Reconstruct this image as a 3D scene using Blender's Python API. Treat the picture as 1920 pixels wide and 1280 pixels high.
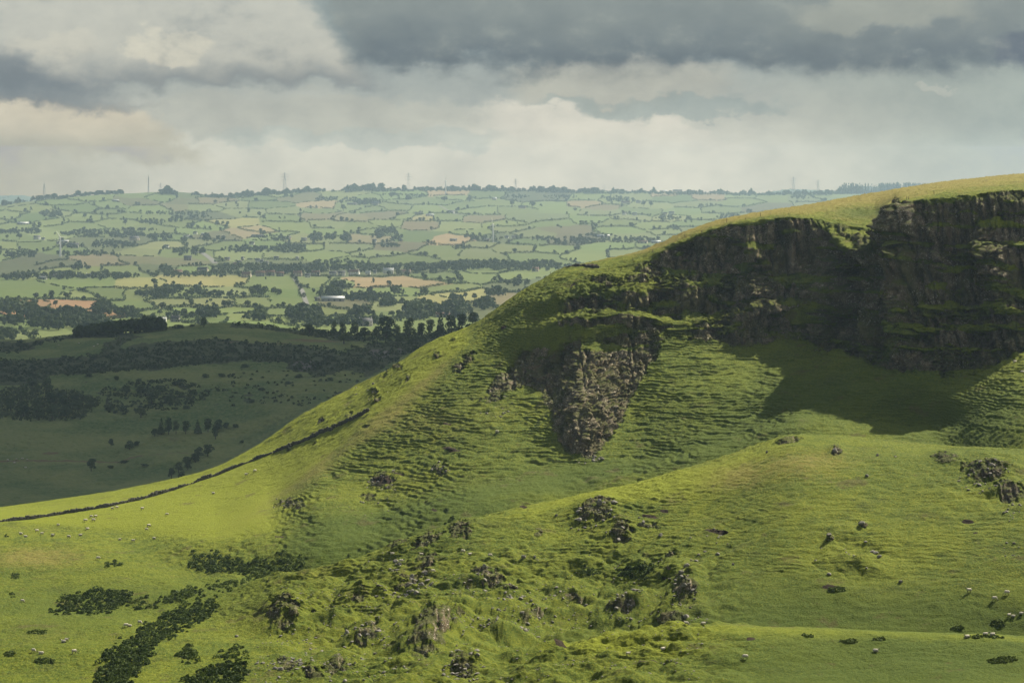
import bpy, math, random
import numpy as np
from mathutils import Vector

for o in list(bpy.data.objects):
    bpy.data.objects.remove(o, do_unlink=True)
scene = bpy.context.scene
COL = scene.collection
random.seed(11)
RNG = np.random.RandomState(5)

# ------------------------------------------------------------------ camera
F = 5444.0                     # focal length in pixels of a 1920 px wide frame
HOR = 300.0                    # eye level in that frame
cam_d = bpy.data.cameras.new('camera')
cam = bpy.data.objects.new('camera', cam_d)
COL.objects.link(cam)
cam.location = (0, 0, 0)
cam.rotation_euler = (math.radians(90), 0, 0)
cam_d.sensor_width = 36.0
cam_d.lens = 36.0 * F / 1920.0
cam_d.shift_y = -(640.0 - HOR) / 1920.0
cam_d.clip_start = 0.5
cam_d.clip_end = 60000
scene.camera = cam

scene.view_settings.view_transform = 'Standard'
scene.view_settings.look = 'None'
scene.view_settings.gamma = 1.0
scene.view_settings.exposure = 1.0
scene.render.engine = 'CYCLES'
scene.cycles.use_denoising = True
try:
    scene.cycles.denoiser = 'OPENIMAGEDENOISE'
    scene.cycles.denoising_input_passes = 'RGB_ALBEDO_NORMAL'
except Exception:
    pass
scene.cycles.max_bounces = 5
scene.cycles.diffuse_bounces = 2
scene.cycles.glossy_bounces = 1
scene.cycles.transmission_bounces = 2
scene.cycles.volume_bounces = 1
scene.cycles.transparent_max_bounces = 8

# ------------------------------------------------------------------ sun
SUN_EL, SUN_AZ = math.radians(42.5), math.radians(40)     # azimuth to the right of the view direction (+Y)
SUN = Vector((math.sin(SUN_AZ) * math.cos(SUN_EL), math.cos(SUN_AZ) * math.cos(SUN_EL), math.sin(SUN_EL)))
sl = bpy.data.lights.new('sun', 'SUN')
sl.energy = 5.0
sl.angle = math.radians(0.53)
sl.color = (1.0, 0.92, 0.74)
so = bpy.data.objects.new('sun', sl)
COL.objects.link(so)
so.rotation_euler = SUN.to_track_quat('Z', 'Y').to_euler()
so.location = SUN * 500


# ------------------------------------------------------------------ node helper
class NT:
    """small expression builder for shader nodes"""
    def __init__(self, tree):
        self.t = tree
        self.t.nodes.clear()

    def node(self, kind, **kw):
        n = self.t.nodes.new(kind)
        for k, v in kw.items():
            setattr(n, k, v)
        return n

    def put(self, sock, v):
        if hasattr(v, 'is_output'):
            self.t.links.new(v, sock)
        elif v is not None:
            if sock.type == 'RGBA' and isinstance(v, (tuple, list)) and len(v) == 3:
                v = (*v, 1.0)
            sock.default_value = v

    def m(self, op, a, b=None, c=None, clamp=False):
        n = self.node('ShaderNodeMath', operation=op, use_clamp=clamp)
        for i, v in enumerate((a, b, c)):
            if v is not None:
                self.put(n.inputs[i], v)
        return n.outputs[0]

    def add(self, a, b): return self.m('ADD', a, b)
    def sub(self, a, b): return self.m('SUBTRACT', a, b)
    def mul(self, a, b): return self.m('MULTIPLY', a, b)
    def div(self, a, b): return self.m('DIVIDE', a, b)
    def mx(self, a, b): return self.m('MAXIMUM', a, b)
    def mn(self, a, b): return self.m('MINIMUM', a, b)

    def ss(self, x, lo, hi, to0=0.0, to1=1.0):
        n = self.node('ShaderNodeMapRange', interpolation_type='SMOOTHSTEP')
        self.put(n.inputs[0], x)
        for i, v in ((1, lo), (2, hi), (3, to0), (4, to1)):
            self.put(n.inputs[i], v)
        return n.outputs[0]

    def mix(self, f, a, b):
        n = self.node('ShaderNodeMix', data_type='RGBA')
        n.clamp_factor = True
        self.put(n.inputs[0], f)
        self.put(n.inputs[6], a)
        self.put(n.inputs[7], b)
        return n.outputs[2]

    def xyz(self, v):
        n = self.node('ShaderNodeSeparateXYZ')
        self.put(n.inputs[0], v)
        return n.outputs

    def vec(self, x, y, z):
        n = self.node('ShaderNodeCombineXYZ')
        for i, v in enumerate((x, y, z)):
            self.put(n.inputs[i], v)
        return n.outputs[0]

    def noise(self, v, scale, detail=4.0, rough=0.55, dist=0.0):
        n = self.node('ShaderNodeTexNoise')
        self.put(n.inputs['Vector'], v)
        n.inputs['Scale'].default_value = scale
        n.inputs['Detail'].default_value = detail
        n.inputs['Roughness'].default_value = rough
        n.inputs['Distortion'].default_value = dist
        return n.outputs[0]

    def scale(self, v, s):
        n = self.node('ShaderNodeVectorMath', operation='MULTIPLY')
        self.put(n.inputs[0], v)
        n.inputs[1].default_value = s
        return n.outputs[0]


# ------------------------------------------------------------------ sky
HAZE = 8.0e-5                        # density of the valley haze, per metre
AIR = (0.475, 0.61, 0.635)           # colour of endless haze under this light


def build_world():
    w = bpy.data.worlds.new('World')
    scene.world = w
    w.use_nodes = True
    N = NT(w.node_tree)
    tc = N.node('ShaderNodeTexCoord')
    d = N.xyz(tc.outputs['Generated'])
    sky = N.node('ShaderNodeTexSky', sky_type='NISHITA')
    sky.sun_disc = False
    sky.sun_elevation = SUN_EL
    sky.sun_rotation = SUN_AZ
    sky.air_density = 1.2
    sky.dust_density = 2.0
    zc = N.mx(d[2], 0.015)
    N.put(sky.inputs[0], N.vec(d[0], d[1], zc))
    # broken overcast over the whole dome
    zz = N.mx(d[2], 0.06)
    dome = N.vec(N.div(d[0], zz), N.div(d[1], zz), 0.3)
    cov = N.ss(N.noise(dome, 0.55, 3, 0.55), 0.34, 0.58)
    grey = N.mix(N.ss(N.noise(dome, 1.1, 3, 0.5), 0.3, 0.7), (0.72, 0.82, 0.92), (1.65, 1.70, 1.68))
    base = N.mix(N.add(0.35, N.mul(cov, 0.6)), N.scale(sky.outputs[0], (0.5, 0.5, 0.5)), grey)
    # the bank of cloud over the far ridge: direction coordinates in thousandths of the lens angle
    yy = N.mx(d[1], 0.02)
    U = N.add(N.mul(N.div(d[0], yy), F / 1000), 0.960)
    V = N.sub(0.300, N.mul(N.div(d[2], yy), F / 1000))
    uv = N.vec(U, N.mul(V, 1.7), 0.0)
    wn = N.sub(N.noise(uv, 5.0, 4, 0.6), 0.5)
    wn2 = N.sub(N.noise(N.vec(U, N.mul(V, 2.6), 3.7), 2.2, 4, 0.55), 0.5)
    wn3 = N.sub(N.noise(N.vec(U, N.mul(V, 1.5), 8.1), 16.0, 5, 0.65), 0.5)
    wn4 = N.sub(N.noise(N.vec(U, N.mul(V, 1.4), 2.1), 42.0, 4, 0.6), 0.5)
    up = N.add(U, N.add(N.mul(wn, 0.11), N.add(N.mul(wn2, 0.12), N.add(N.mul(wn3, 0.060), N.mul(wn4, 0.026)))))
    vn = N.sub(N.noise(N.vec(U, N.mul(V, 1.7), 5.2), 5.5, 4, 0.62), 0.5)
    vo = N.node('ShaderNodeTexVoronoi', feature='SMOOTH_F1')
    N.put(vo.inputs['Vector'], N.vec(N.add(U, N.mul(wn3, 0.05)), N.add(N.mul(V, 1.6), N.mul(wn3, 0.05)), 0.0)); vo.inputs['Scale'].default_value = 13.0; vo.inputs['Smoothness'].default_value = 0.35
    vo2 = N.node('ShaderNodeTexVoronoi', feature='SMOOTH_F1')
    N.put(vo2.inputs['Vector'], N.vec(N.add(U, N.mul(wn4, 0.03)), N.add(N.mul(V, 1.6), N.mul(wn4, 0.03)), 4.0)); vo2.inputs['Scale'].default_value = 34.0; vo2.inputs['Smoothness'].default_value = 0.3
    puff = N.add(N.mul(N.sub(vo.outputs['Distance'], 0.42), -0.036), N.mul(N.sub(vo2.outputs['Distance'], 0.42), -0.012))
    vp = N.add(N.add(V, puff), N.add(N.mul(vn, 0.060), N.add(N.mul(wn3, 0.040), N.mul(wn4, -0.022))))
    soft = N.add(0.5, N.mul(wn, 1.5))

    def ell(cx, cy, rx, ry, lo=0.0, hi=0.6):
        a = N.div(N.sub(up, cx), rx)
        b = N.div(N.sub(vp, cy), ry)
        return N.ss(N.sub(1.0, N.add(N.mul(a, a), N.mul(b, b))), lo, hi)

    def half(px, py, nx, ny, wdt):           # 1 on the side the normal points to
        return N.ss(N.add(N.mul(N.sub(up, px), nx), N.mul(N.sub(vp, py), ny)), -wdt, wdt)

    def C(r, g, b, k=5.0):                     # picture sRGB -> linear, for a background strength of 0.1
        f = lambda c: ((c / 255 + 0.055) / 1.055) ** 2.4
        return (f(r) * k, f(g) * k, f(b) * k)

    fine = N.add(N.mul(N.sub(N.noise(N.vec(U, N.mul(V, 1.5), 6.6), 7.0, 4, 0.58), 0.5), 0.7), N.mul(wn3, 0.5))
    c = N.mix(N.ss(V, 0.04, 0.275), C(148, 165, 168), C(205, 207, 197))
    c = N.mix(N.mul(N.ss(V, 0.20, 0.31), N.ss(U, 0.1, 0.9)), c, C(212, 213, 203))
    c = N.mix(N.mul(N.ss(U, 1.25, 1.95), N.ss(V, 0.40, 0.20, 0.5, 0.9)), c, C(164, 175, 170))
    c = N.mix(N.mul(N.ss(U, 0.35, -0.05), N.ss(V, 0.20, 0.30)), c, C(188, 190, 180))
    # pale streaks in the middle, blue grey gaps between them
    c = N.mix(N.mul(ell(0.45, 0.215, 0.50, 0.050), 0.75), c, C(186, 191, 184))
    c = N.mix(N.mul(ell(0.80, 0.155, 0.20, 0.045), 0.6), c, C(172, 182, 180))
    c = N.mix(N.mul(ell(1.17, 0.150, 0.26, 0.055), 0.75), c, C(188, 191, 182))
    c = N.mix(N.mul(ell(1.22, 0.200, 0.30, 0.028), 0.6), c, C(160, 175, 174))
    c = N.mix(N.mul(ell(0.70, 0.255, 0.34, 0.022), 0.55), c, C(184, 194, 190))
    # bright low cloud in the middle
    lowc = N.mul(N.mul(half(1.0, 0.186, -0.06, 1.0, 0.008), half(1.12, 0.200, -0.22, 0.97, 0.010)), N.mul(N.ss(up, 0.88, 0.97), N.ss(vp, 0.30, 0.235)))
    c = N.mix(N.mul(lowc, 0.9), c, C(217, 216, 205))
    # cream cloud low on the left
    lw = N.mul(N.mul(half(0.16, 0.180, 0.0, 1.0, 0.008), half(0.29, 0.225, -0.50, 0.87, 0.012)), N.ss(vp, 0.305, 0.270))
    lw = N.mul(lw, N.ss(up, 0.50, 0.40))
    c = N.mix(N.mul(lw, 0.9), c, N.mix(N.ss(vp, 0.20, 0.28), C(211, 206, 189), C(186, 187, 176)))
    # big pale bank, upper left
    bank = N.mul(half(0.62, 0.06, -0.62, 0.55, 0.020), N.ss(vp, 0.168, 0.148))
    bank = N.mul(bank, N.ss(up, 0.80, 0.66))
    bankc = N.mix(N.ss(vp, 0.095, 0.165), C(196, 198, 189), C(152, 162, 164))
    bankc = N.mix(N.mul(ell(0.315, 0.085, 0.085, 0.042, 0.0, 0.5), 0.85), bankc, C(214, 212, 197))
    bankc = N.mix(N.mul(ell(0.10, 0.080, 0.12, 0.030, 0.0, 0.8), 0.6), bankc, C(208, 207, 194))
    bankc = N.mix(N.mul(N.ss(fine, 0.02, -0.22), 0.6), bankc, C(166, 173, 171))
    c = N.mix(N.mul(bank, 0.95), c, bankc)
    # slate wedge under it at the left edge
    wd = N.mul(N.mul(half(0.10, 0.128, -0.36, 0.93, 0.026), N.ss(vp, 0.205, 0.182)), N.ss(up, 0.55, 0.02))
    c = N.mix(N.mul(wd, 0.85), c, C(138, 150, 155))
    # dark sheet, upper right
    dk = N.mul(half(0.62, 0.05, 0.72, -0.50, 0.030), N.ss(vp, 0.150, 0.098))
    dkc = N.mix(N.ss(vp, 0.0, 0.12), C(146, 156, 155), C(124, 137, 143))
    dkc = N.mix(N.mul(ell(1.66, 0.010, 0.20, 0.05), 0.7), dkc, C(172, 177, 168))
    dkc = N.mix(N.mul(ell(1.93, 0.09, 0.09, 0.05), 0.8), dkc, C(112, 124, 136))
    dkc = N.mix(N.mul(N.ss(fine, 0.02, 0.26), 0.55), dkc, C(164, 172, 166))
    c = N.mix(N.mul(dk, 0.95), c, dkc)
    c = N.mix(N.mul(ell(1.765, 0.160, 0.05, 0.010), 0.6), c, C(192, 196, 187))
    # billow: soft light and dark through all of it
    c = N.mix(N.ss(fine, -0.28, 0.28), N.scale(c, (0.88, 0.90, 0.91)), N.scale(c, (1.10, 1.09, 1.06)))
    # the haze in front veils the lowest sky; what lies behind it is warmer and brighter where the veil is thick
    dist = N.mn(N.div(381.0, N.mx(N.sub(0.3, V), 0.0238)), 16000.0)
    tr = N.m('EXPONENT', N.mul(dist, -HAZE))
    veil = N.mul(N.sub(1.0, tr), 5.0)
    cc = N.xyz(c)
    c = N.vec(*[N.mx(N.div(N.sub(cc[i], N.mul(veil, AIR[i])), tr), 0.05) for i in range(3)])
    # this bank sits low over the ridge and gives way to the open dome above and to the sides
    low = N.mul(N.ss(d[2], 0.10, 0.055), N.ss(N.m('ABSOLUTE', d[0]), 0.45, 0.25))
    low = N.mul(low, N.ss(d[1], 0.0, 0.3))
    base = N.mix(low, base, c)
    bg = N.node('ShaderNodeBackground')
    N.put(bg.inputs[0], base)
    bg.inputs[1].default_value = 0.1
    out = N.node('ShaderNodeOutputWorld')
    N.t.links.new(bg.outputs[0], out.inputs[0])
    w.cycles.sampling_method = 'MANUAL'
    w.cycles.sample_map_resolution = 1024


build_world()


# ------------------------------------------------------------------ numeric noise
_perm = RNG.permutation(256).astype(np.int32)
PERM = np.concatenate([_perm, _perm, _perm])
_g = RNG.normal(size=(256, 3))
GR3 = (_g / np.linalg.norm(_g, axis=1, keepdims=True)).astype(np.float32)
_a = RNG.uniform(0, 2 * np.pi, 256)
GR2 = np.stack([np.cos(_a), np.sin(_a)], 1).astype(np.float32)
RND = RNG.uniform(0, 1, (256, 4)).astype(np.float32)


def n2(x, y):
    x = np.asarray(x, np.float32); y = np.asarray(y, np.float32)
    xf = np.floor(x); yf = np.floor(y)
    xi = xf.astype(np.int32) & 255; yi = yf.astype(np.int32) & 255
    u = x - xf; v = y - yf
    fu = u * u * u * (u * (u * 6 - 15) + 10); fv = v * v * v * (v * (v * 6 - 15) + 10)
    r = 0
    for i in (0, 1):
        a = PERM[xi + i]
        for j in (0, 1):
            g = GR2[PERM[a + yi + j]]
            r = r + (fu if i else 1 - fu) * (fv if j else 1 - fv) * (g[..., 0] * (u - i) + g[..., 1] * (v - j))
    return r * 1.5


def n3(x, y, z):
    xf = np.floor(x); yf = np.floor(y); zf = np.floor(z)
    xi = xf.astype(np.int32) & 255; yi = yf.astype(np.int32) & 255; zi = zf.astype(np.int32) & 255
    u = x - xf; v = y - yf; w = z - zf
    fu = u * u * (3 - 2 * u); fv = v * v * (3 - 2 * v); fw = w * w * (3 - 2 * w)
    r = 0
    for i in (0, 1):
        a = PERM[xi + i]
        for j in (0, 1):
            b = PERM[a + yi + j]
            for k in (0, 1):
                g = GR3[PERM[b + zi + k]]
                r = r + (fu if i else 1 - fu) * (fv if j else 1 - fv) * (fw if k else 1 - fw) * (
                    g[..., 0] * (u - i) + g[..., 1] * (v - j) + g[..., 2] * (w - k))
    return r * 1.5


def fb2(x, y, o=4, gain=0.5, seed=0.0):
    r = 0; a = 1.0; f = 1.0; t = 0.0
    for k in range(o):
        r = r + a * n2(x * f + 17.3 * k + seed, y * f + 9.1 * k - seed); t += a
        a *= gain; f *= 2.03
    return r / t


def cells(x, y, z):
    """nearest / second nearest feature point: returns f1, f2, random value of the nearest cell"""
    xf = np.floor(x); yf = np.floor(y); zf = np.floor(z)
    f1 = np.full(x.shape, 9.0, np.float32); f2 = f1.copy(); rv = np.zeros(x.shape, np.float32)
    for i in (-1, 0, 1):
        for j in (-1, 0, 1):
            for k in (-1, 0, 1):
                cx = xf + i; cy = yf + j; cz = zf + k
                h = PERM[PERM[PERM[cx.astype(np.int32) & 255] + (cy.astype(np.int32) & 255)] + (cz.astype(np.int32) & 255)]
                p = RND[h]
                dd = np.sqrt((cx + p[..., 0] - x) ** 2 + (cy + p[..., 1] - y) ** 2 + (cz + p[..., 2] - z) ** 2)
                near = dd < f1
                f2 = np.where(near, f1, np.minimum(f2, dd))
                rv = np.where(near, p[..., 3], rv)
                f1 = np.where(near, dd, f1)
    return f1, f2, rv


def sstep(x, a, b):
    t = np.clip((x - a) / (b - a), 0, 1)
    return t * t * (3 - 2 * t)


# ------------------------------------------------------------------ curves and sheets
def tangents(h, s, axis0=True):
    """monotone (Fritsch-Carlson) tangents; s: secants (n-1, ...), h: spacings (n-1)"""
    n = s.shape[0] + 1
    m = np.zeros((n,) + s.shape[1:])
    m[0] = s[0]; m[-1] = s[-1]
    for k in range(1, n - 1):
        a, b = s[k - 1], s[k]
        w1 = 2 * h[k] + h[k - 1]; w2 = h[k] + 2 * h[k - 1]
        with np.errstate(divide='ignore', invalid='ignore'):
            hm = (w1 + w2) / (w1 / a + w2 / b)
        m[k] = np.where(a * b > 0, hm, 0.0)
    return np.nan_to_num(m)


def pchip(xk, yk, x):
    xk = np.asarray(xk, float); yk = np.asarray(yk, float)
    h = np.diff(xk); m = tangents(h, np.diff(yk) / h)
    x = np.clip(x, xk[0], xk[-1])
    i = np.clip(np.searchsorted(xk, x) - 1, 0, len(h) - 1)
    t = (x - xk[i]) / h[i]
    return ((2 * t**3 - 3 * t**2 + 1) * yk[i] + (t**3 - 2 * t**2 + t) * h[i] * m[i]
            + (-2 * t**3 + 3 * t**2) * yk[i + 1] + (t**3 - t**2) * h[i] * m[i + 1])


class Sheet:
    """a stretch of land lofted through contour lines; each line is [(bearing px, sight py, distance), ...]"""
    def __init__(self, lines, px, rows):
        K = len(lines)
        D = np.zeros((K, len(px))); Z = np.zeros((K, len(px)))
        for k, ln in enumerate(lines):
            a = np.array(sorted(ln), float)
            py = pchip(a[:, 0], a[:, 1], px); D[k] = pchip(a[:, 0], a[:, 2], px)
            Z[k] = (HOR - py) / F * D[k]
        for k in range(1, K):
            D[k] = np.maximum(D[k], D[k - 1] + 0.4)
        one = np.ones(K - 1)
        mD = tangents(one, np.diff(D, axis=0)); mZ = tangents(one, np.diff(Z, axis=0))
        dl, zl, tl = [], [], []
        for k in range(K - 1):
            n = rows[k]
            t = (np.arange(n + (k == K - 2)) / n)[:, None]
            h00 = 2 * t**3 - 3 * t**2 + 1; h10 = t**3 - 2 * t**2 + t; h01 = -2 * t**3 + 3 * t**2; h11 = t**3 - t**2
            dl.append(h00 * D[k] + h10 * mD[k] + h01 * D[k + 1] + h11 * mD[k + 1])
            zl.append(h00 * Z[k] + h10 * mZ[k] + h01 * Z[k + 1] + h11 * mZ[k + 1])
            tl.append(np.repeat(k + t, len(px), 1))
        self.px = px
        self.T = np.concatenate(tl).astype(np.float32)
        d = np.concatenate(dl)
        self.Z = np.concatenate(zl).astype(np.float32)
        self.Y = d.astype(np.float32)
        self.X = ((px - 960) / F * d).astype(np.float32)
        self.PX = np.repeat(px[None, :], d.shape[0], 0).astype(np.float32)
        self.PY = (HOR - self.Z / self.Y * F).astype(np.float32)

    def normals(self):
        P = np.stack([self.X, self.Y, self.Z], -1)
        n = np.cross(np.gradient(P, axis=1), np.gradient(P, axis=0))
        n /= np.linalg.norm(n, axis=-1, keepdims=True) + 1e-9
        return n.astype(np.float32)

    def finish(self):
        self.PY = HOR - self.Z / self.Y * F

    def at(self, px, py):
        """the nearest point of the land seen along that bearing and sight line"""
        c = int(np.clip(np.searchsorted(self.px, px), 0, len(self.px) - 1))
        col = self.PY[:, c]
        i = np.nonzero((col[:-1] >= py) & (col[1:] < py))[0]
        i = int(i[0]) if len(i) else int(np.argmin(np.abs(col - py)))
        i2 = min(i + 1, len(col) - 1)
        den = col[i2] - col[i]
        t = 0.0 if abs(den) < 1e-6 else float(np.clip((py - col[i]) / den, 0, 1))
        g = lambda A: float(A[i, c] * (1 - t) + A[i2, c] * t)
        y = g(self.Y)
        return Vector(((px - 960) / F * y, y, g(self.Z)))

    def height(self, x, y):
        """land height at a plan position"""
        px = 960 + x / y * F
        c = int(np.clip(np.searchsorted(self.px, px), 0, len(self.px) - 1))
        return float(np.interp(y, self.Y[:, c], self.Z[:, c]))

    def mesh(self, name, mat, attrs):
        R, C = self.X.shape
        idx = np.arange(R * C, dtype=np.int32).reshape(R, C)
        q = np.stack([idx[:-1, :-1], idx[:-1, 1:], idx[1:, 1:], idx[1:, :-1]], -1).reshape(-1, 4)
        v = np.stack([self.X, self.Y, self.Z], -1).reshape(-1, 3)
        me = mesh_np(name, v, q, mat, smooth=True)
        for an, A in attrs.items():
            if A.ndim == 3:
                at = me.attributes.new(an, 'FLOAT_COLOR', 'POINT')
                at.data.foreach_set('color', np.concatenate([A.reshape(-1, 3), np.ones((R * C, 1))], 1).astype(np.float32).ravel())
            else:
                at = me.attributes.new(an, 'FLOAT', 'POINT')
                at.data.foreach_set('value', A.astype(np.float32).ravel())
        return link(name, me)


def mesh_np(name, v, f, mat, smooth=False):
    """mesh from arrays; f is an (n, k) index array or a list of such arrays"""
    fl = [f] if isinstance(f, np.ndarray) else [a for a in f if len(a)]
    me = bpy.data.meshes.new(name)
    v = np.asarray(v, np.float32)
    me.vertices.add(len(v))
    me.vertices.foreach_set('co', v.ravel())
    lv = np.concatenate([a.ravel() for a in fl]).astype(np.int32)
    tot = np.concatenate([np.full(len(a), a.shape[1], np.int32) for a in fl])
    st = np.concatenate([[0], np.cumsum(tot)[:-1]]).astype(np.int32)
    me.loops.add(len(lv)); me.loops.foreach_set('vertex_index', lv)
    me.polygons.add(len(tot)); me.polygons.foreach_set('loop_start', st)
    if smooth:
        me.polygons.foreach_set('use_smooth', np.ones(len(tot), bool))
    me.update(calc_edges=True)
    if mat:
        me.materials.append(mat)
    return me


def link(name, me, parent=None):
    o = bpy.data.objects.new(name, me)
    COL.objects.link(o)
    if parent is not None:
        o.parent = parent
    return o


def tag(o, label=None, cat=None, group=None, kind=None):
    for k, v in (('label', label), ('category', cat), ('group', group), ('kind', kind)):
        if v:
            o[k] = v
    return o


def empty(name, loc, rz=0.0, s=1.0):
    o = bpy.data.objects.new(name, None)
    COL.objects.link(o)
    o.location = loc; o.rotation_euler = (0, 0, rz); o.scale = (s, s, s)
    o.empty_display_size = 0.3
    return o


# ------------------------------------------------------------------ materials
def bsdf_mat(name, build, rough=0.9, spec=0.25):
    m = bpy.data.materials.new(name)
    m.use_nodes = True
    N = NT(m.node_tree)
    out = N.node('ShaderNodeOutputMaterial')
    b = N.node('ShaderNodeBsdfPrincipled')
    b.inputs['Roughness'].default_value = rough
    b.inputs['Specular IOR Level'].default_value = spec
    N.t.links.new(b.outputs[0], out.inputs[0])
    build(N, b, out)
    return m


def attr(N, name):
    return N.node('ShaderNodeAttribute', attribute_name=name)


def plain(name, col, var=0.25, sc=1.0, rough=0.85, metal=0.0):
    def bld(N, b, out):
        p = N.node('ShaderNodeNewGeometry').outputs['Position']
        n = N.noise(p, sc, 4, 0.6)
        lo = tuple(c * (1 - var) for c in col); hi = tuple(min(1, c * (1 + var)) for c in col)
        N.put(b.inputs['Base Color'], N.mix(n, lo, hi))
        b.inputs['Metallic'].default_value = metal
    return bsdf_mat(name, bld, rough)


def foliage(name, dark, light, transl=0.3, nsc=0.25):
    def bld(N, b, out):
        p = N.node('ShaderNodeNewGeometry').outputs['Position']
        inf = N.node('ShaderNodeObjectInfo').outputs['Random']
        n = N.add(N.mul(N.noise(p, nsc, 3, 0.6), 0.75), N.mul(inf, 0.25))
        c = N.mix(N.ss(n, 0.25, 0.75), dark, light)
        N.put(b.inputs['Base Color'], c)
        t = N.node('ShaderNodeBsdfTranslucent')
        N.put(t.inputs[0], c)
        mx = N.node('ShaderNodeMixShader')
        mx.inputs[0].default_value = transl
        N.t.links.new(b.outputs[0], mx.inputs[1]); N.t.links.new(t.outputs[0], mx.inputs[2])
        N.t.links.new(mx.outputs[0], out.inputs[0])
    return bsdf_mat(name, bld, 0.8, 0.15)


def hill_material():
    """turf and basalt; the vertex colour 'cover' says what grows: R bare rock, G dry straw grass, B bare peat; 'lush' wet green plus painted hollow shade"""
    def bld(N, b, out):
        g = N.node('ShaderNodeNewGeometry')
        p = g.outputs['Position']
        nz = N.xyz(g.outputs['Normal'])[2]
        cv = attr(N, 'cover').outputs['Color']
        s = N.node('ShaderNodeSeparateColor'); N.put(s.inputs[0], cv)
        rock, straw, soil = s.outputs[0], s.outputs[1], s.outputs[2]
        big = N.noise(p, 0.03, 4, 0.55)
        mid = N.noise(p, 0.22, 5, 0.6)
        fin = N.noise(N.scale(p, (1.0, 1.0, 1.8)), 1.6, 5, 0.7)
        gr = N.mix(N.ss(N.add(N.mul(big, 0.5), N.mul(mid, 0.5)), 0.41, 0.59), GRASS_A, GRASS_B)
        gr = N.mix(N.ss(N.noise(N.scale(p, (0.7, 1.0, 1.0)), 0.11, 6, 0.7), 0.54, 0.66, 0.0, 0.55), gr, (0.046, 0.062, 0.010))
        vf = N.noise(N.scale(p, (1.0, 0.8, 1.6)), 3.6, 3, 0.7)
        tuft = N.add(N.mul(fin, 0.6), N.mul(vf, 0.4))
        gr = N.mix(N.ss(tuft, 0.48, 0.64, 0.0, 0.85), gr, GRASS_C)
        gr = N.mix(N.ss(tuft, 0.49, 0.34, 0.0, 0.85), gr, GRASS_D)
        st = N.add(straw, N.mul(N.sub(N.noise(p, 0.5, 5, 0.65), 0.5), 1.0))
        gr = N.mix(N.ss(st, 0.12, 0.95, 0.0, 0.95), gr, N.mix(fin, STRAW_A, STRAW_B))
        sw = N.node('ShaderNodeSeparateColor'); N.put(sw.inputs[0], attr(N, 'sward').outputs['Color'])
        gr = N.mix(N.mul(N.ss(N.add(sw.outputs[0], N.mul(N.sub(mid, 0.5), 0.8)), 0.1, 0.9), 0.8), gr, N.mix(fin, (0.026, 0.050, 0.004), (0.075, 0.108, 0.008)))  # wet green turf; also carries the shade painted into the hollows
        gr = N.mix(N.mul(N.ss(N.add(sw.outputs[1], N.mul(N.sub(mid, 0.5), 0.7)), 0.1, 0.9), 0.85), gr, N.mix(fin, (0.122, 0.160, 0.007), (0.245, 0.262, 0.020)))  # pale pasture; also carries the sunlight painted on slope and crests
        # heather and dead bracken in small scattered patches
        br = N.ss(N.noise(p, 0.10, 6, 0.70), 0.58, 0.68)
        gr = N.mix(N.mul(br, 0.55), gr, (0.085, 0.066, 0.026))
        # rock: grey basalt, brown stain, pale lichen, turf on the ledges
        rp = N.scale(p, (1.0, 1.0, 0.55))
        r1 = N.noise(rp, 0.45, 6, 0.7)
        r2 = N.noise(p, 2.2, 5, 0.7)
        rc = N.mix(N.ss(r1, 0.35, 0.68), ROCK_A, ROCK_B)
        rc = N.mix(N.ss(r2, 0.50, 0.72, 0.0, 0.9), rc, ROCK_C)
        rc = N.mix(N.mul(N.ss(N.noise(p, 0.9, 5, 0.75), 0.60, 0.67), 0.85), rc, (0.42, 0.40, 0.36))
        rc = N.mix(N.ss(N.noise(N.scale(p, (1.0, 1.0, 0.3)), 0.16, 5, 0.6), 0.52, 0.66, 0.0, 0.75), rc, (0.075, 0.055, 0.033))
        rc = N.mix(N.ss(N.noise(p, 0.09, 5, 0.65), 0.44, 0.60, 0.0, 0.8), rc, N.mix(r2, (0.024, 0.028, 0.010), (0.085, 0.080, 0.028)))
        rc = N.mix(N.mul(N.mul(N.ss(N.noise(p, 1.5, 4, 0.75), 0.55, 0.66), N.ss(N.noise(p, 0.13, 4, 0.6), 0.42, 0.62)), 0.9), rc, (0.46, 0.44, 0.39))
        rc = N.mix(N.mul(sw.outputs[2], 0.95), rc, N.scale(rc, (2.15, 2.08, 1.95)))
        moss = N.ss(N.add(N.sub(nz, N.mul(rock, 0.38)), N.mul(N.sub(N.noise(p, 0.22, 6, 0.65), 0.5), 1.9)), 0.22, 0.62)
        rc = N.mix(N.mul(moss, 0.85), rc, N.mix(0.55, gr, (0.034, 0.040, 0.012)))
        rm = N.ss(N.add(rock, N.mul(N.sub(N.noise(p, 0.7, 6, 0.7), 0.5), 0.9)), 0.32, 0.62)
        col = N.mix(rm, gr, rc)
        sm = N.ss(N.add(soil, N.mul(N.sub(N.noise(p, 0.8, 5, 0.7), 0.5), 0.8)), 0.4, 0.65)
        col = N.mix(sm, col, (0.032, 0.020, 0.012))
        N.put(b.inputs['Base Color'], col)
        bump = N.node('ShaderNodeBump')
        bump.inputs['Strength'].default_value = 1.0
        bump.inputs['Distance'].default_value = 0.55
        h = N.add(N.add(N.mul(fin, 0.8), N.mul(vf, 0.35)), N.mul(N.mul(r2, rm), 1.2))
        N.put(bump.inputs['Height'], h)
        N.t.links.new(bump.outputs[0], b.inputs['Normal'])
    return bsdf_mat('hill turf and basalt', bld, 0.92, 0.12)


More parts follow.
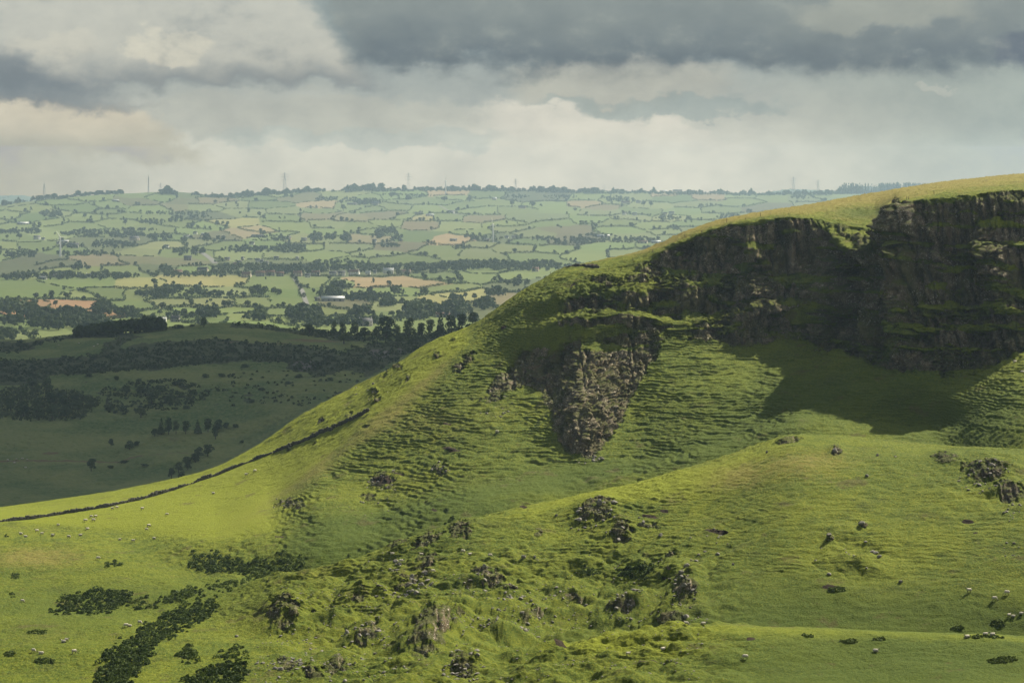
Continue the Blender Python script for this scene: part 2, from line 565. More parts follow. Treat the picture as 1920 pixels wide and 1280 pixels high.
GRASS_A = (0.066, 0.100, 0.007)
GRASS_B = (0.122, 0.150, 0.009)
GRASS_C = (0.205, 0.205, 0.020)
GRASS_D = (0.032, 0.054, 0.005)
STRAW_A = (0.130, 0.118, 0.022)
STRAW_B = (0.270, 0.222, 0.060)
ROCK_A = (0.042, 0.034, 0.022)
ROCK_B = (0.135, 0.112, 0.080)
ROCK_C = (0.270, 0.240, 0.195)

M_HILL = hill_material()
M_ROCK = plain('weathered basalt', (0.21, 0.195, 0.17), 0.6, 1.3, 0.9)
M_WALLSTONE = plain('dark wall stone', (0.085, 0.080, 0.068), 0.6, 1.7, 0.9)
M_FLEECE = plain('sheep fleece', (0.56, 0.51, 0.43), 0.12, 6.0, 0.95)
M_FACE = plain('dark sheep face and legs', (0.06, 0.05, 0.045), 0.2, 6.0, 0.8)
M_POST = plain('old fence wood', (0.055, 0.035, 0.025), 0.3, 5.0, 0.9)
M_GORSE = foliage('gorse needles', (0.030, 0.054, 0.012), (0.105, 0.145, 0.028), 0.25, 0.35)
M_LEAF = foliage('broad leaves', (0.026, 0.044, 0.014), (0.062, 0.088, 0.026), 0.3, 0.2)
M_LEAF_NEAR = foliage('moor tree leaves', (0.042, 0.074, 0.034), (0.110, 0.150, 0.062), 0.3, 0.3)
M_PALELEAF = foliage('pale willow leaves', (0.080, 0.110, 0.035), (0.130, 0.160, 0.055), 0.35, 0.3)
M_HEATH = foliage('heather and gorse scrub', (0.036, 0.060, 0.028), (0.105, 0.130, 0.058), 0.2, 0.06)
M_RUSH = foliage('rushes', (0.046, 0.074, 0.012), (0.105, 0.140, 0.024), 0.2, 0.8)
M_BARK = plain('bark', (0.06, 0.05, 0.04), 0.3, 3.0, 0.9)
M_WHITE = plain('white render', (0.78, 0.76, 0.72), 0.06, 0.6, 0.8)
M_CREAM = plain('cream render', (0.58, 0.50, 0.40), 0.1, 0.6, 0.8)
M_GREYWALL = plain('grey harled wall', (0.34, 0.32, 0.30), 0.12, 0.6, 0.9)
M_SLATE = plain('slate roof', (0.11, 0.11, 0.12), 0.2, 0.8, 0.7)
M_TILE = plain('red brown roof tiles', (0.22, 0.13, 0.10), 0.2, 0.8, 0.8)
M_SHEETROOF = plain('pale sheet metal roof', (0.50, 0.52, 0.53), 0.1, 0.4, 0.5)
M_TURBINE = plain('white turbine paint', (0.90, 0.90, 0.88), 0.03, 0.5, 0.5)
M_STEEL = plain('galvanised steel', (0.34, 0.35, 0.36), 0.1, 0.5, 0.6)
M_GLASS = plain('dark window glass', (0.03, 0.035, 0.04), 0.1, 0.5, 0.15)
M_LANE = plain('lane asphalt', (0.16, 0.155, 0.145), 0.15, 0.1, 0.9)


# ================================================================== the near hill
NEAR = [
    [(-250, 1690, 470), (900, 1660, 470), (2170, 1640, 470)],
    [(-250, 1290, 665), (0, 1290, 660), (400, 1290, 640), (800, 1292, 615), (1300, 1292, 610), (2170, 1292, 600)],
    [(-250, 1215, 710), (0, 1210, 702), (400, 1230, 680), (600, 1242, 662), (850, 1245, 642), (1080, 1213, 650), (1300, 1181, 650), (1500, 1187, 648), (1920, 1201, 640), (2170, 1208, 636)],
    [(-250, 1176, 740), (0, 1172, 730), (400, 1196, 705), (600, 1215, 690), (850, 1236, 668), (1080, 1205, 686), (1300, 1174, 680), (1500, 1178, 676), (1920, 1190, 666), (2170, 1196, 660)],
    [(-250, 1122, 790), (0, 1120, 780), (200, 1140, 760), (400, 1165, 730), (600, 1150, 715), (700, 1150, 712), (850, 1120, 715), (1080, 1100, 730), (1300, 1090, 714), (1500, 1080, 706), (1700, 1090, 699), (1920, 1100, 688), (2170, 1105, 680)],
    [(-250, 1078, 835), (0, 1075, 830), (200, 1090, 800), (400, 1130, 755), (600, 1105, 735), (700, 1088, 735), (850, 1045, 745), (980, 1020, 755), (1080, 1000, 765), (1300, 970, 760), (1490, 940, 746), (1700, 960, 736), (1920, 975, 722), (2170, 980, 712)],
    [(-250, 1046, 862), (0, 1045, 860), (200, 1065, 830), (400, 1110, 775), (500, 1093, 772), (600, 1079, 765), (700, 1046, 768), (760, 1022, 770), (880, 981, 778), (980, 952, 785), (1080, 935, 790), (1180, 912, 795), (1290, 880, 798), (1400, 845, 800), (1490, 819, 800), (1600, 826, 798), (1750, 838, 790), (1920, 846, 780), (2170, 850, 770)],
    [(-250, 1012, 892), (0, 1010, 890), (200, 1030, 870), (400, 1085, 812), (500, 1076, 806), (600, 1064, 800), (700, 1037, 805), (760, 1016, 808), (880, 975, 820), (980, 948, 830), (1080, 931, 838), (1180, 908, 845), (1290, 877, 850), (1400, 843, 855), (1490, 817, 858), (1600, 822, 855), (1750, 833, 846), (1920, 842, 816), (2170, 846, 800)],
    [(-250, 986, 922), (0, 985, 920), (200, 1000, 905), (400, 1030, 850), (500, 1020, 840), (600, 1000, 838), (700, 985, 845), (880, 920, 860), (980, 900, 870), (1080, 875, 882), (1180, 865, 882), (1290, 840, 882), (1400, 810, 888), (1500, 782, 890), (1600, 790, 890), (1750, 795, 885), (1850, 778, 860), (1920, 772, 850), (2170, 745, 830)],
    [(-250, 968, 946), (0, 969, 945), (200, 967, 935), (400, 955, 925), (500, 952, 905), (600, 905, 905), (700, 890, 905), (800, 850, 910), (880, 815, 915), (980, 790, 922), (1060, 785, 912), (1090, 780, 906), (1180, 752, 930), (1290, 740, 925), (1400, 730, 925), (1500, 722, 920), (1600, 735, 905), (1700, 748, 895), (1800, 738, 887), (1920, 692, 884), (2170, 690, 868)],
    [(-250, 962, 962), (0, 962, 960), (200, 945, 960), (400, 925, 955), (500, 905, 950), (600, 845, 955), (700, 768, 965), (800, 708, 975), (880, 680, 980), (980, 690, 967), (1060, 662, 965), (1090, 650, 957), (1180, 645, 962), (1290, 640, 968), (1400, 645, 972), (1500, 630, 975), (1560, 645, 950), (1640, 680, 925), (1700, 698, 912), (1800, 706, 903), (1880, 676, 900), (1920, 655, 899), (2170, 640, 888)],
    [(-250, 957, 974), (0, 958, 972), (200, 938, 975), (400, 905, 972), (500, 868, 978), (600, 805, 983), (700, 733, 992), (800, 668, 997), (880, 640, 998), (980, 622, 984), (1060, 603, 972), (1100, 592, 968), (1180, 589, 969), (1270, 602, 975), (1400, 582, 981), (1500, 572, 984), (1560, 580, 962), (1640, 590, 938), (1700, 580, 928), (1800, 590, 919), (1920, 570, 910), (2170, 530, 895)],
    [(-250, 955, 982), (0, 956, 980), (200, 934, 982), (400, 897, 980), (500, 857, 988), (600, 790, 995), (700, 724, 1002), (800, 661, 1008), (880, 628, 1008), (980, 595, 994), (1060, 594, 982), (1100, 584, 980), (1180, 584, 981), (1270, 593, 986), (1400, 574, 989), (1500, 563, 990), (1560, 571, 968), (1640, 577, 943), (1700, 568, 932), (1800, 578, 923), (1920, 555, 914), (2170, 520, 899)],
    [(-250, 954, 988), (0, 955, 986), (200, 931, 988), (400, 891, 988), (500, 848, 998), (600, 778, 1004), (700, 718, 1011), (800, 655, 1017), (880, 619, 1018), (980, 566, 1004), (1060, 555, 990), (1100, 549, 988), (1180, 541, 989), (1270, 535, 993), (1330, 530, 995), (1400, 535, 996), (1500, 530, 996), (1560, 500, 976), (1640, 480, 953), (1700, 470, 943), (1800, 480, 934), (1920, 460, 926), (2170, 430, 910)],
    [(-250, 953, 992), (0, 954, 990), (200, 929, 992), (400, 889, 992), (500, 845, 1003), (600, 772, 1010), (700, 714, 1018), (800, 650, 1024), (880, 615, 1026), (980, 555, 1014), (1060, 533, 1006), (1100, 523, 1006), (1180, 511, 1008), (1270, 506, 1011), (1350, 515, 1008), (1400, 524, 1002), (1500, 514, 1003), (1560, 488, 982), (1640, 470, 960), (1700, 461, 947), (1800, 470, 938), (1920, 450, 930), (2170, 420, 914)],
    [(-250, 952, 998), (0, 952, 996), (200, 926, 998), (400, 885, 998), (500, 838, 1008), (600, 764, 1016), (700, 712, 1024), (800, 645, 1029), (880, 611, 1032), (980, 545, 1026), (1060, 509, 1022), (1100, 504, 1022), (1180, 490, 1022), (1230, 470, 1020), (1270, 453, 1018), (1330, 431, 1015), (1400, 416, 1012), (1480, 408, 1010), (1520, 410, 1010), (1570, 419, 1004), (1605, 427, 1000), (1640, 428, 994), (1664, 412, 975), (1690, 383, 960), (1720, 377, 955), (1800, 366, 950), (1920, 357, 944), (2170, 345, 930)],
    [(-250, 970, 1003), (0, 950, 1005), (100, 937, 1005), (200, 922, 1005), (300, 902, 1005), (390, 880, 1006), (480, 836, 1013), (560, 781, 1021), (650, 732, 1027), (730, 692, 1031), (830, 640, 1036), (900, 608, 1040), (950, 571, 1044), (1000, 536, 1048), (1050, 505, 1050), (1120, 489, 1054), (1200, 472, 1058), (1240, 457, 1062), (1290, 433, 1066), (1350, 414, 1072), (1420, 400, 1080), (1500, 387, 1092), (1600, 369.5, 1110), (1700, 352.5, 1135), (1800, 337.5, 1155), (1920, 327, 1170), (2170, 318, 1180)],
    [(-250, 1030, 1110), (0, 1010, 1105), (400, 960, 1110), (700, 785, 1130), (900, 700, 1145), (1100, 570, 1165), (1400, 440, 1220), (1700, 375, 1260), (2170, 345, 1320)],
    [(-250, 1000, 1290), (0, 990, 1290), (400, 950, 1300), (700, 900, 1320), (900, 880, 1330), (1400, 700, 1380), (1700, 550, 1420), (2170, 500, 1470)],
]
NPX = np.arange(-200, 2165, 1.5)
NROWS = [26, 150, 40, 50, 190, 190, 170, 60, 150, 230, 190, 120, 40, 90, 45, 130, 60, 22, 12]
hill = Sheet(NEAR, NPX, NROWS[:len(NEAR) - 1])


def ell_d(px, py, cx, cy, rx, ry, rot=0.0):
    c, s = math.cos(math.radians(rot)), math.sin(math.radians(rot))
    u = (px - cx) * c + (py - cy) * s; v = -(px - cx) * s + (py - cy) * c
    return np.sqrt((u / rx) ** 2 + (v / ry) ** 2)


def poly_sd(px, py, pts):
    """signed distance to a polygon outline, positive inside"""
    dmin = np.full(px.shape, 1e9); ins = np.zeros(px.shape, bool)
    n = len(pts)
    for i in range(n):
        x1, y1 = pts[i]; x2, y2 = pts[(i + 1) % n]
        dx, dy = x2 - x1, y2 - y1
        t = np.clip(((px - x1) * dx + (py - y1) * dy) / (dx * dx + dy * dy), 0, 1)
        dmin = np.minimum(dmin, np.hypot(px - x1 - t * dx, py - y1 - t * dy))
        cr = (y1 > py) != (y2 > py)
        if dy != 0:
            ins ^= cr & (px < (py - y1) / dy * dx + x1)
    return np.where(ins, dmin, -dmin)


def shape_hill():
    S = hill
    PX, PY, T = S.PX, S.PY.copy(), S.T
    X, Y = S.X.copy(), S.Y.copy()
    front = T < 16.0
    S.Z = S.Z - (4.2 * np.exp(-((T - 7.0) / 0.40) ** 2) * sstep(PX, 430, 560)).astype(np.float32)
    S.Z = S.Z + ((1.0 * np.exp(-((T - 2.0) / 0.35) ** 2) - 1.8 * np.exp(-((T - 3.0) / 0.4) ** 2)) * sstep(PX, 880, 1100)).astype(np.float32)
    S.Z = S.Z + (1.8 * np.exp(-((T - 5.9) / 0.30) ** 2) * sstep(PX, 420, 540) * sstep(PX, 1000, 700)).astype(np.float32)
    wob = fb2(X / 9, Y / 9, 4) * 10
    wx = PX + wob; wy = PY + fb2(X / 7 + 31, Y / 7, 4) * 7

    # slope of the smooth land towards the viewer
    N0 = S.normals()
    steep = 1 - N0[..., 2]

    # --- broad swells
    sw = fb2(X / 38, Y / 38, 3) * 0.9 + fb2(X / 13 + 5, Y / 13, 3) * 0.42
    # rough ground of knolls in the lower middle
    rough = sstep(PX, 430, 620) * sstep(PX, 1480, 1250) * sstep(PY, 985, 1060) * sstep(T, 6.2, 5.6)
    rough = np.maximum(rough, 0.8 * np.exp(-ell_d(PX, PY, 1590, 1040, 90, 70) ** 2))
    rough = np.maximum(rough, 0.8 * np.exp(-ell_d(PX, PY, 1860, 900, 110, 60) ** 2))
    sw = sw + rough * (np.abs(fb2(X / 16 + 9, Y / 16, 4)) * 5.4 - 1.0)
    sw *= 1 - 0.55 * sstep(T, 14.8, 15.6) * (T < 17)
    smooth_field = sstep(PX, 640, 420) * sstep(PY, 1040, 1010) * sstep(T, 8.0, 8.6)
    sw *= 1 - 0.6 * smooth_field
    S.Z = S.Z + sw.astype(np.float32)
    Zs = S.Z.copy()

    # --- cattle terraces: short treads and risers along the contours
    zb = S.Z
    lam = 0.78
    ph = zb / lam + 1.5 * fb2(X / 19, Y / 16, 4) + 0.30 * fb2(X / 5.0, Y / 5, 3)
    f = ph - np.floor(ph)
    st = sstep(f, 0.58, 1.0) - f
    sl = np.clip((steep - 0.005) / 0.022, 0, 1)
    amt = sl * (0.80 + 0.4 * sstep(fb2(X / 22 + 3, Y / 26, 3), -0.30, 0.35)) * (0.8 + 0.4 * sstep(n2(X / 5.2, Y / 6.0 + zb), -0.3, 0.35))
    amt *= 1 - 0.85 * smooth_field
    crest_py = np.interp(PX, [380, 430, 560, 640, 720, 800, 900], [1010, 985, 905, 840, 775, 715, 640])
    amt *= 0.30 + 0.85 * sstep(n2(X / 12.0, np.floor(ph) * 3.7 + 0.5), -0.40, 0.30)
    amt *= 1 - 0.80 * (1 - sstep((PY - crest_py), -14, 12)) * sstep(PX, 905, 880) * (T > 7.5)
    face = sstep(PX, 380, 560) * sstep(T, 7.1, 7.5) * sstep(T, 10.6, 9.6)
    amt = amt * (0.60 + 0.75 * face)
    humm = sstep(T, 6.2, 5.8) * sstep(PX, 1180, 1350)
    amt *= 1 - 0.52 * humm
    amt *= 1 - 0.85 * sstep(T, 15.0, 15.3)
    crest = np.exp(-((PY - np.interp(PX, [380, 430, 560, 640, 720, 800, 900], [1010, 985, 905, 840, 775, 715, 640]) + 14 * fb2(X / 30, Y / 40, 3)) / 27) ** 2) * sstep(PX, 380, 440) * sstep(PX, 900, 800) * (T > 7.5)
    amt *= 1 - 0.9 * crest
    rockless = 1 - 0.9 * sstep(poly_sd(PX, PY, [(905, 740), (980, 655), (1060, 655), (1235, 640), (1188, 735), (1160, 800), (1105, 858), (1045, 845), (1030, 770), (985, 730)]), -10, 10)
    S.Z = S.Z + (amt * rockless * lam * st * 0.80).astype(np.float32)
    S.Z = S.Z - (sstep(PX, 1932, 2030) * np.maximum(0, S.Z + 64) * 0.9 * (T > 9.4)).astype(np.float32)
    # --- tussocks
    tus = n2(X / 3.4 + 21, Y / 1.9) * 0.22 * (0.3 + sl) + n2(X / 2.6, Y / 2.9) * 0.18 + n2(X / 1.15 + 7, Y / 1.3) * 0.13 + n2(X / 0.6 + 7, Y / 0.7) * 0.10
    lump = np.maximum(0, n2(X / 4.3 + 11, Y / 4.6)) ** 1.0 * 0.60 * sl * sstep(fb2(X / 30 + 8, Y / 30, 2), -0.25, 0.3)
    calm = 1 - 0.6 * np.maximum(smooth_field, humm * 0.8) - 0.4 * crest
    S.Z = S.Z + ((tus + lump) * calm).astype(np.float32)

    ledge = np.exp(-((T - 12.6) / 1.5) ** 2) * sstep(PX, 985, 1060) * sstep(PX, 1420, 1330)
    S.Z = S.Z + (ledge * (fb2(X / 7 + 3, Y / 5, 4) * 3.4 + np.abs(fb2(X / 3 + 8, Y / 3, 3)) * 1.0)).astype(np.float32)
    # --- rock: where the land is steep, and in named crags
    R = np.zeros(PX.shape)
    cl = sstep(steep + 0.10 * fb2(X / 6, S.Z / 5, 4), 0.20, 0.30) * sstep(wx, 1030, 1090) * (T > 9.6)
    gap = sstep(fb2(X / 18 + 40, S.Z / 9, 3), 0.16, 0.34)             # grass runs down through the cliff in places
    R = np.maximum(R, cl * (1 - 0.75 * gap * sstep(T, 15.0, 13.5)))
    R = np.maximum(R, ledge * sstep(wx, 1050, 1110) * (0.25 + 1.3 * fb2(X / 6 + 22, S.Z / 3, 4)))
    rightcl = sstep(PX, 1290, 1400) * sstep(T, 9.8, 10.1) * sstep(T, 15.05, 14.95)
    R = np.maximum(R, rightcl * (0.55 + 0.75 * fb2(X / 10 + 12, S.Z / 7, 3)))
    butt = [(925, 748), (905, 730), (940, 700), (980, 655), (1010, 668), (1060, 655), (1120, 660), (1190, 655), (1240, 640), (1228, 672),
            (1205, 700), (1188, 735), (1172, 770), (1160, 800), (1130, 835), (1105, 858), (1060, 845), (1040, 815), (1030, 770), (1012, 735), (985, 725), (955, 735)]
    sdb = poly_sd(wx, wy, butt)
    Rb = sstep(sdb, -7, 8)
    R = np.maximum(R, Rb * (0.80 + 0.6 * fb2(X / 8 + 2, S.Z / 6, 3)) + 0.40 * Rb * sstep(PX, 1020, 1060) * sstep(PY, 650, 690))
    bulge = 2.2 / 6.0 * sstep(poly_sd(wx, wy, [(1025, 690), (1080, 650), (1180, 655), (1225, 665), (1180, 745), (1160, 800), (1100, 858), (1045, 835), (1030, 770)]), -6, 40) * 6.0
    crags = [  # px, py, rx, ry, rot, height m
        (715, 900, 34, 16, 0, 1.0), (690, 930, 22, 9, 0, .6), (825, 880, 20, 12, 0, .9), (545, 945, 38, 13, 0, .7), (870, 680, 34, 8, -42, 1.6),
        (1115, 965, 50, 26, -15, 2.8), (1165, 1000, 26, 22, 0, 2.0), (1215, 985, 26, 8, 0, .8), (1285, 1105, 32, 26, 0, 3.0), (1262, 1158, 34, 20, 0, 2.6),
        (865, 998, 36, 14, -25, 2.4), (800, 1022, 42, 11, -22, 1.8), (745, 1030, 26, 9, -20, 1.0), (530, 1160, 42, 36, -30, 4.5), (690, 1192, 36, 18, -35, 3.0),
        (815, 1178, 60, 30, -20, 5.0), (800, 1215, 45, 30, -25, 3.0), (870, 1245, 34, 20, 0, 1.0), (1850, 885, 62, 24, 8, 2.6), (1900, 925, 46, 20, 10, 1.6),
        (1775, 862, 34, 12, 10, 1.2), (1567, 848, 15, 10, 0, 1.6), (670, 1118, 18, 14, 0, 1.4), (768, 1085, 32, 12, -15, 1.6), (800, 1062, 16, 14, 0, 1.6),
        (925, 1082, 26, 18, 20, 2.0), (895, 1076, 14, 10, 0, .8), (1478, 825, 34, 5, -8, .7), (1618, 985, 8, 7, 0, 1.6), (1555, 1012, 8, 7, 0, 1.2), 
        (1000, 1150, 40, 10, -15, .8), (1160, 1135, 36, 12, 0, .7), (640, 1250, 40, 14, 0, .7), (540, 1245, 30, 12, 0, 1.2), (585, 1262, 24, 14, 0, 1.2),
        (622, 800, 9, 4, -35, .7), (655, 775, 8, 4, -35, .6), (590, 828, 8, 3, -30, .5), (705, 748, 13, 5, -40, .9), (762, 712, 12, 4, -40, .8), (820, 668, 10, 4, -42, .7), (600, 790, 14, 4, -35, .4), (545, 838, 12, 3, -30, .4), (660, 742, 12, 4, -35, .5), (720, 702, 12, 4, -35, .5), (850, 640, 9, 4, -42, .6), (683, 800, 7, 3, -35, .4),
        (1130, 530, 40, 12, 5, 2.0), (1195, 528, 34, 10, 0, 1.6), (1255, 540, 30, 8, 10, 1.2), (1060, 610, 26, 10, 0, 1.2), (1010, 660, 24, 10, -20, 1.0), (1180, 640, 60, 8, 0, 1.0), (1100, 700, 40, 20, 0, 0.1), (700, 735, 9, 8, 0, 1.2), (745, 690, 10, 6, 0, 1.0), (1225, 508, 40, 14, 10, 2.0), (1300, 520, 26, 8, 0, 1.2), (1660, 500, 1, 1, 0, 0),
        (665, 1040, 3, 3, 0, 0), (1350, 996, 20, 4, 0, .5), (800, 1045, 30, 8, -10, .8), (925, 748, 28, 10, -30, 1.2), (1010, 1000, 14, 8, 0, .6), (1255, 1035, 16, 8, 0, .8),
        (960, 1105, 26, 8, 0, .6), (1075, 1125, 24, 8, 0, .5), (860, 1120, 30, 8, 0, .5), (730, 1215, 18, 8, 0, .7)]
    up = np.zeros(PX.shape)
    for cx, cy, rx, ry, rot, h in crags:
        m = (np.abs(PX - cx) < rx * 3 + ry * 3) & (np.abs(PY - cy) < rx * 3 + ry * 3)
        e = np.where(m, ell_d(wx, wy, cx, cy, rx, ry, rot), 9)
        if cy < 822 or cx < 1000 and cy < 960:
            e = np.where(T > 6.9, e, 9)
        R = np.maximum(R, sstep(e, 1.15, 0.45) * (0.64 + 0.9 * fb2(X / 3.2 + cx, Y / 3.2, 3)))
        up += 0.85 * h * np.exp(-(np.where(m, ell_d(PX, PY, cx, cy - ry * .3, rx * 1.0, ry * 1.0, rot), 9)) ** 2 * 1.1)
    S.Z = S.Z + (up * front).astype(np.float32)
    N1 = S.normals()
    keepz = S.Z; S.Z = (Zs + up * front).astype(np.float32); Ns = S.normals(); S.Z = keepz
    R = np.maximum(R, sstep(1 - Ns[..., 2], 0.24, 0.38) * (T < 9.4) * (up > 0.25) * 0.85)
    holes = sstep(fb2(X / 15 + 5, S.Z / 3.2, 4), 0.10, 0.26) * sstep(T, 9.9, 10.2) * sstep(PX, 1050, 1100)
    R = np.maximum(R, 0.9 * sstep(PX, 1934, 1950) * sstep(PX, 2075, 2040) * (T > 14.9))
    R = np.clip(R * front * (1 - 0.8 * holes), 0, 1)
    N1[..., 2] *= 0.6
    # columns, blocks and cracks push in and out along the surface
    sel = R > 0.03
    x, y, z = X[sel], Y[sel], S.Z[sel]
    r = R[sel]
    gull = (fb2(x / 13 + 3, z / 34, 4) * 8.5 + np.abs(fb2(x / 24 + 30, z / 40, 2)) * 9.0 - 2.0 + fb2(x / 9 + 61, z / 5.0, 3) * 2.6) * sstep(T[sel], 9.8, 10.4) * sstep(PX[sel], 1040, 1180)
    gull = gull * np.interp(T[sel], [9.8, 10.6, 14.6, 15.1], [0, 1, 1, 0])
    f1, f2, rv = cells(x / np.where(T[sel] > 9.6, 2.7, 2.1), y / np.where(T[sel] > 9.6, 5.5, 2.6), z / np.where(T[sel] > 9.6, 6.0, 2.6))
    g1, g2, rw = cells(x / 1.15 + 50, y / np.where(T[sel] > 9.6, 2.0, 1.3), z / np.where(T[sel] > 9.6, 2.2, 1.3))
    blk = (rv - 0.5) * 2.2 + np.minimum(f2 - f1, 0.22) * 3.0 - 0.5
    sml = (rw - 0.5) * 0.95 + np.minimum(g2 - g1, 0.2) * 1.5 - 0.25
    nn = n3(x / 1.0, y / 1.0, z / 1.0) * 0.12
    rr = sstep(r, 0.05, 0.5)
    crack = np.exp(-(fb2(x / 5.5 + 70, z / 38 + y / 60, 3) * 11) ** 2) * -2.4 + np.exp(-(fb2(x / 2.2 + 20, z / 20 + y / 30, 3) * 9) ** 2) * -0.8
    inb = sstep(sdb[sel], -4, 10) * sstep(PX[sel], 1000, 1050)
    strength = np.where(T[sel] > 9.6, 1.15, 0.58) + 0.55 * inb
    d = gull * rr + (blk * 0.85 + sml + nn + crack) * rr * strength
    dis = np.zeros(PX.shape); dis[sel] = d
    dis += bulge * front * (T > 7.5)
    # right hand buttress: ribs and hollows
    rib = np.exp(-((PX - 1690) / 26) ** 2) * 4.0 - np.exp(-((PX - 1648) / 18) ** 2) * 4.0 + np.exp(-((PX - 1880) / 40) ** 2) * 3.0 \
        - np.exp(-((PX - 1790) / 30) ** 2) * 2.5 + np.exp(-((PX - 1500 - (PY - 500) * 0.15) / 14) ** 2) * 2.5 - np.exp(-((PX - 1550) / 20) ** 2) * 2.0 + np.exp(-((PX - 1405) / 15) ** 2) * np.exp(-((PY - 475) / 32) ** 2) * 6 + np.exp(-((PX - 1562 - (PY - 440) * 0.9) / 12) ** 2) * 3.5 * np.exp(-((PY - 450) / 30) ** 2) + np.exp(-((PX - 1680 - 8 * np.sin(PY / 25)) / 20) ** 2) * 3.5 + np.exp(-((PX - 1850 - (PY - 470) * 0.35) / 20) ** 2) * 5 * np.exp(-((PY - 490) / 60) ** 2)
    dis += rib * np.interp(T, [9.9, 10.6, 14.7, 15.1], [0, 1, 1, 0]) * sstep(PX, 1340, 1400)
    S.X = (S.X + N1[..., 0] * dis).astype(np.float32)
    S.Y = (S.Y + N1[..., 1] * dis).astype(np.float32)
    S.Z = (S.Z + N1[..., 2] * dis * 0.6).astype(np.float32)

    pl = sstep(PX, 1100, 1250) * sstep(T, 15.0, 15.2) * (T < 16.6)
    S.Z = S.Z + (pl * (n2(X / 2.4 + 5, Y / 3.4) * 0.22 + n2(X / 1.1, Y / 1.6) * 0.14 + np.maximum(0, n2(X / 5, Y / 9 + 2)) * 0.3)).astype(np.float32)
    # --- peat scars
    soil = np.zeros(PX.shape)
    for cx, cy, rx, ry, rot in [(1345, 995, 24, 4, 3), (1220, 968, 17, 3.5, 6), (1246, 959, 9, 3, 8), (1075, 938, 16, 3, 4), (981, 950, 8, 2.5, 0), (838, 797, 9, 4, 15),
                                (845, 843, 20, 3.5, 6), (900, 826, 14, 4, 8), (1815, 975, 13, 2.5, 0), (1830, 998, 5, 2, 0), (813, 956, 6, 2.5, 0), (745, 888, 16, 2.5, 5), (523, 1005, 9, 2.5, 0),
                                (1090, 498, 34, 2.5, -3), (1075, 535, 8, 4, -30), (1048, 552, 9, 3, -25), (1140, 1220, 3, 2, 0), (1210, 1238, 26, 2.5, -6), (1560, 1100, 20, 4, -5), (1407, 1200, 9, 3, 0),
                                (1055, 1215, 18, 3, 0), (945, 615, 6, 3, -30), (715, 900, 20, 6, 0), (930, 828, 34, 20, 0), (1005, 862, 25, 9, 20)]:
        m = (np.abs(PX - cx) < rx * 3) & (np.abs(PY - cy) < rx * 3) & (T > (6.9 if cy < 945 and cx < 1300 else 0))
        soil = np.maximum(soil, np.where(m, sstep(ell_d(PX + wob * .4, PY + wob * .15, cx, cy, rx, ry, rot), 1.3, 0.7), 0) * 0.8)
    soil[(PX > 880) & (PX < 1040) & (PY > 800) & (PY < 880)] *= 0.45
    # --- straw coloured grass
    straw = 0.18 * fb2(X / 24 + 60, Y / 24, 3)
    straw += 0.50 * crest
    plateau = sstep(PX, 1120, 1260) * sstep(T, 14.9, 15.15)
    straw += plateau * (np.interp(T, [14.9, 15.1, 15.4, 16], [0.1, .30, .75, 1.0]) + 0.5 * fb2(X / 12, Y / 5, 4))
    edge = np.exp(-((T - 15.9) / 0.14) ** 2) * sstep(PX, 860, 960)
    straw += 0.6 * edge
    for cx, cy, rx, ry, w in [(1350, 895, 80, 26, .75), (1500, 868, 130, 34, .5), (60, 1045, 110, 26, .65), (620, 730, 90, 26, .25), (1290, 1125, 200, 30, .2), (560, 1085, 130, 20, .3),
                              (1150, 930, 180, 12, .3), (780, 1075, 60, 24, .35), (1080, 590, 120, 60, .15), (800, 800, 120, 40, .35), (60, 1180, 120, 30, .25), (900, 740, 80, 60, .2), (1700, 900, 160, 40, .15)]:
        straw += w * np.exp(-ell_d(PX, PY, cx, cy, rx, ry) ** 2)
    straw += 0.12 * sstep(T, 11, 15) * sstep(PX, 1000, 900)
    straw -= 0.25 * humm * sstep(PX, 1500, 1900)
    for cx, cy, rx, ry in [(1120, 560, 60, 20), (1400, 720, 180, 60), (1750, 740, 200, 50), (1620, 395, 70, 16), (560, 835, 90, 12)]:
        straw -= 0.3 * np.exp(-ell_d(PX, PY, cx, cy, rx, ry) ** 2)
    lush_shade = np.zeros(PX.shape); bright = np.zeros(PX.shape)  # turf tones that also carry painted shade in hollows and sunlight on crests
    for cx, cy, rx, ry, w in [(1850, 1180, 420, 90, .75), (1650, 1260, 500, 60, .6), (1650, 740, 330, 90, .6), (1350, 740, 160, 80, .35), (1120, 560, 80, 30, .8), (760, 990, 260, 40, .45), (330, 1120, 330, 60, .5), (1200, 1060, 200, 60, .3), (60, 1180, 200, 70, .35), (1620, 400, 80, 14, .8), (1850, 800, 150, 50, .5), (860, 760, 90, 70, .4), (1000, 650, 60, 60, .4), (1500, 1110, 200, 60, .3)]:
        lush_shade += w * np.exp(-ell_d(PX, PY, cx, cy, rx, ry) ** 2)
    lush_shade += 0.85 * np.exp(-((T - 7.7) / 0.65) ** 2) * sstep(PX, 460, 620) * sstep(PX, 1560, 1380)  # darker turf stands in for shade in the hollow behind the crest
    lush_shade += 0.6 * np.exp(-((T - 3.1) / 0.4) ** 2) * sstep(PX, 900, 1100)  # same painted shade behind the low fold
    bright = smooth_field * 0.75 + 0.8 * (1 - sstep((PY - crest_py), -20, 4)) * sstep(PX, 300, 420) * sstep(PX, 905, 860) * (T > 7.5)  # improved pasture, lightened too for grazing sun on the left slope
    bright += 0.6 * np.exp(-((T - 5.85) / 0.28) ** 2) * sstep(PX, 880, 1000) * sstep(PX, 1560, 1420) + 0.5 * np.exp(-((T - 1.95) / 0.2) ** 2) * sstep(PX, 950, 1150)  # sunlit tops of hummock and fold painted lighter
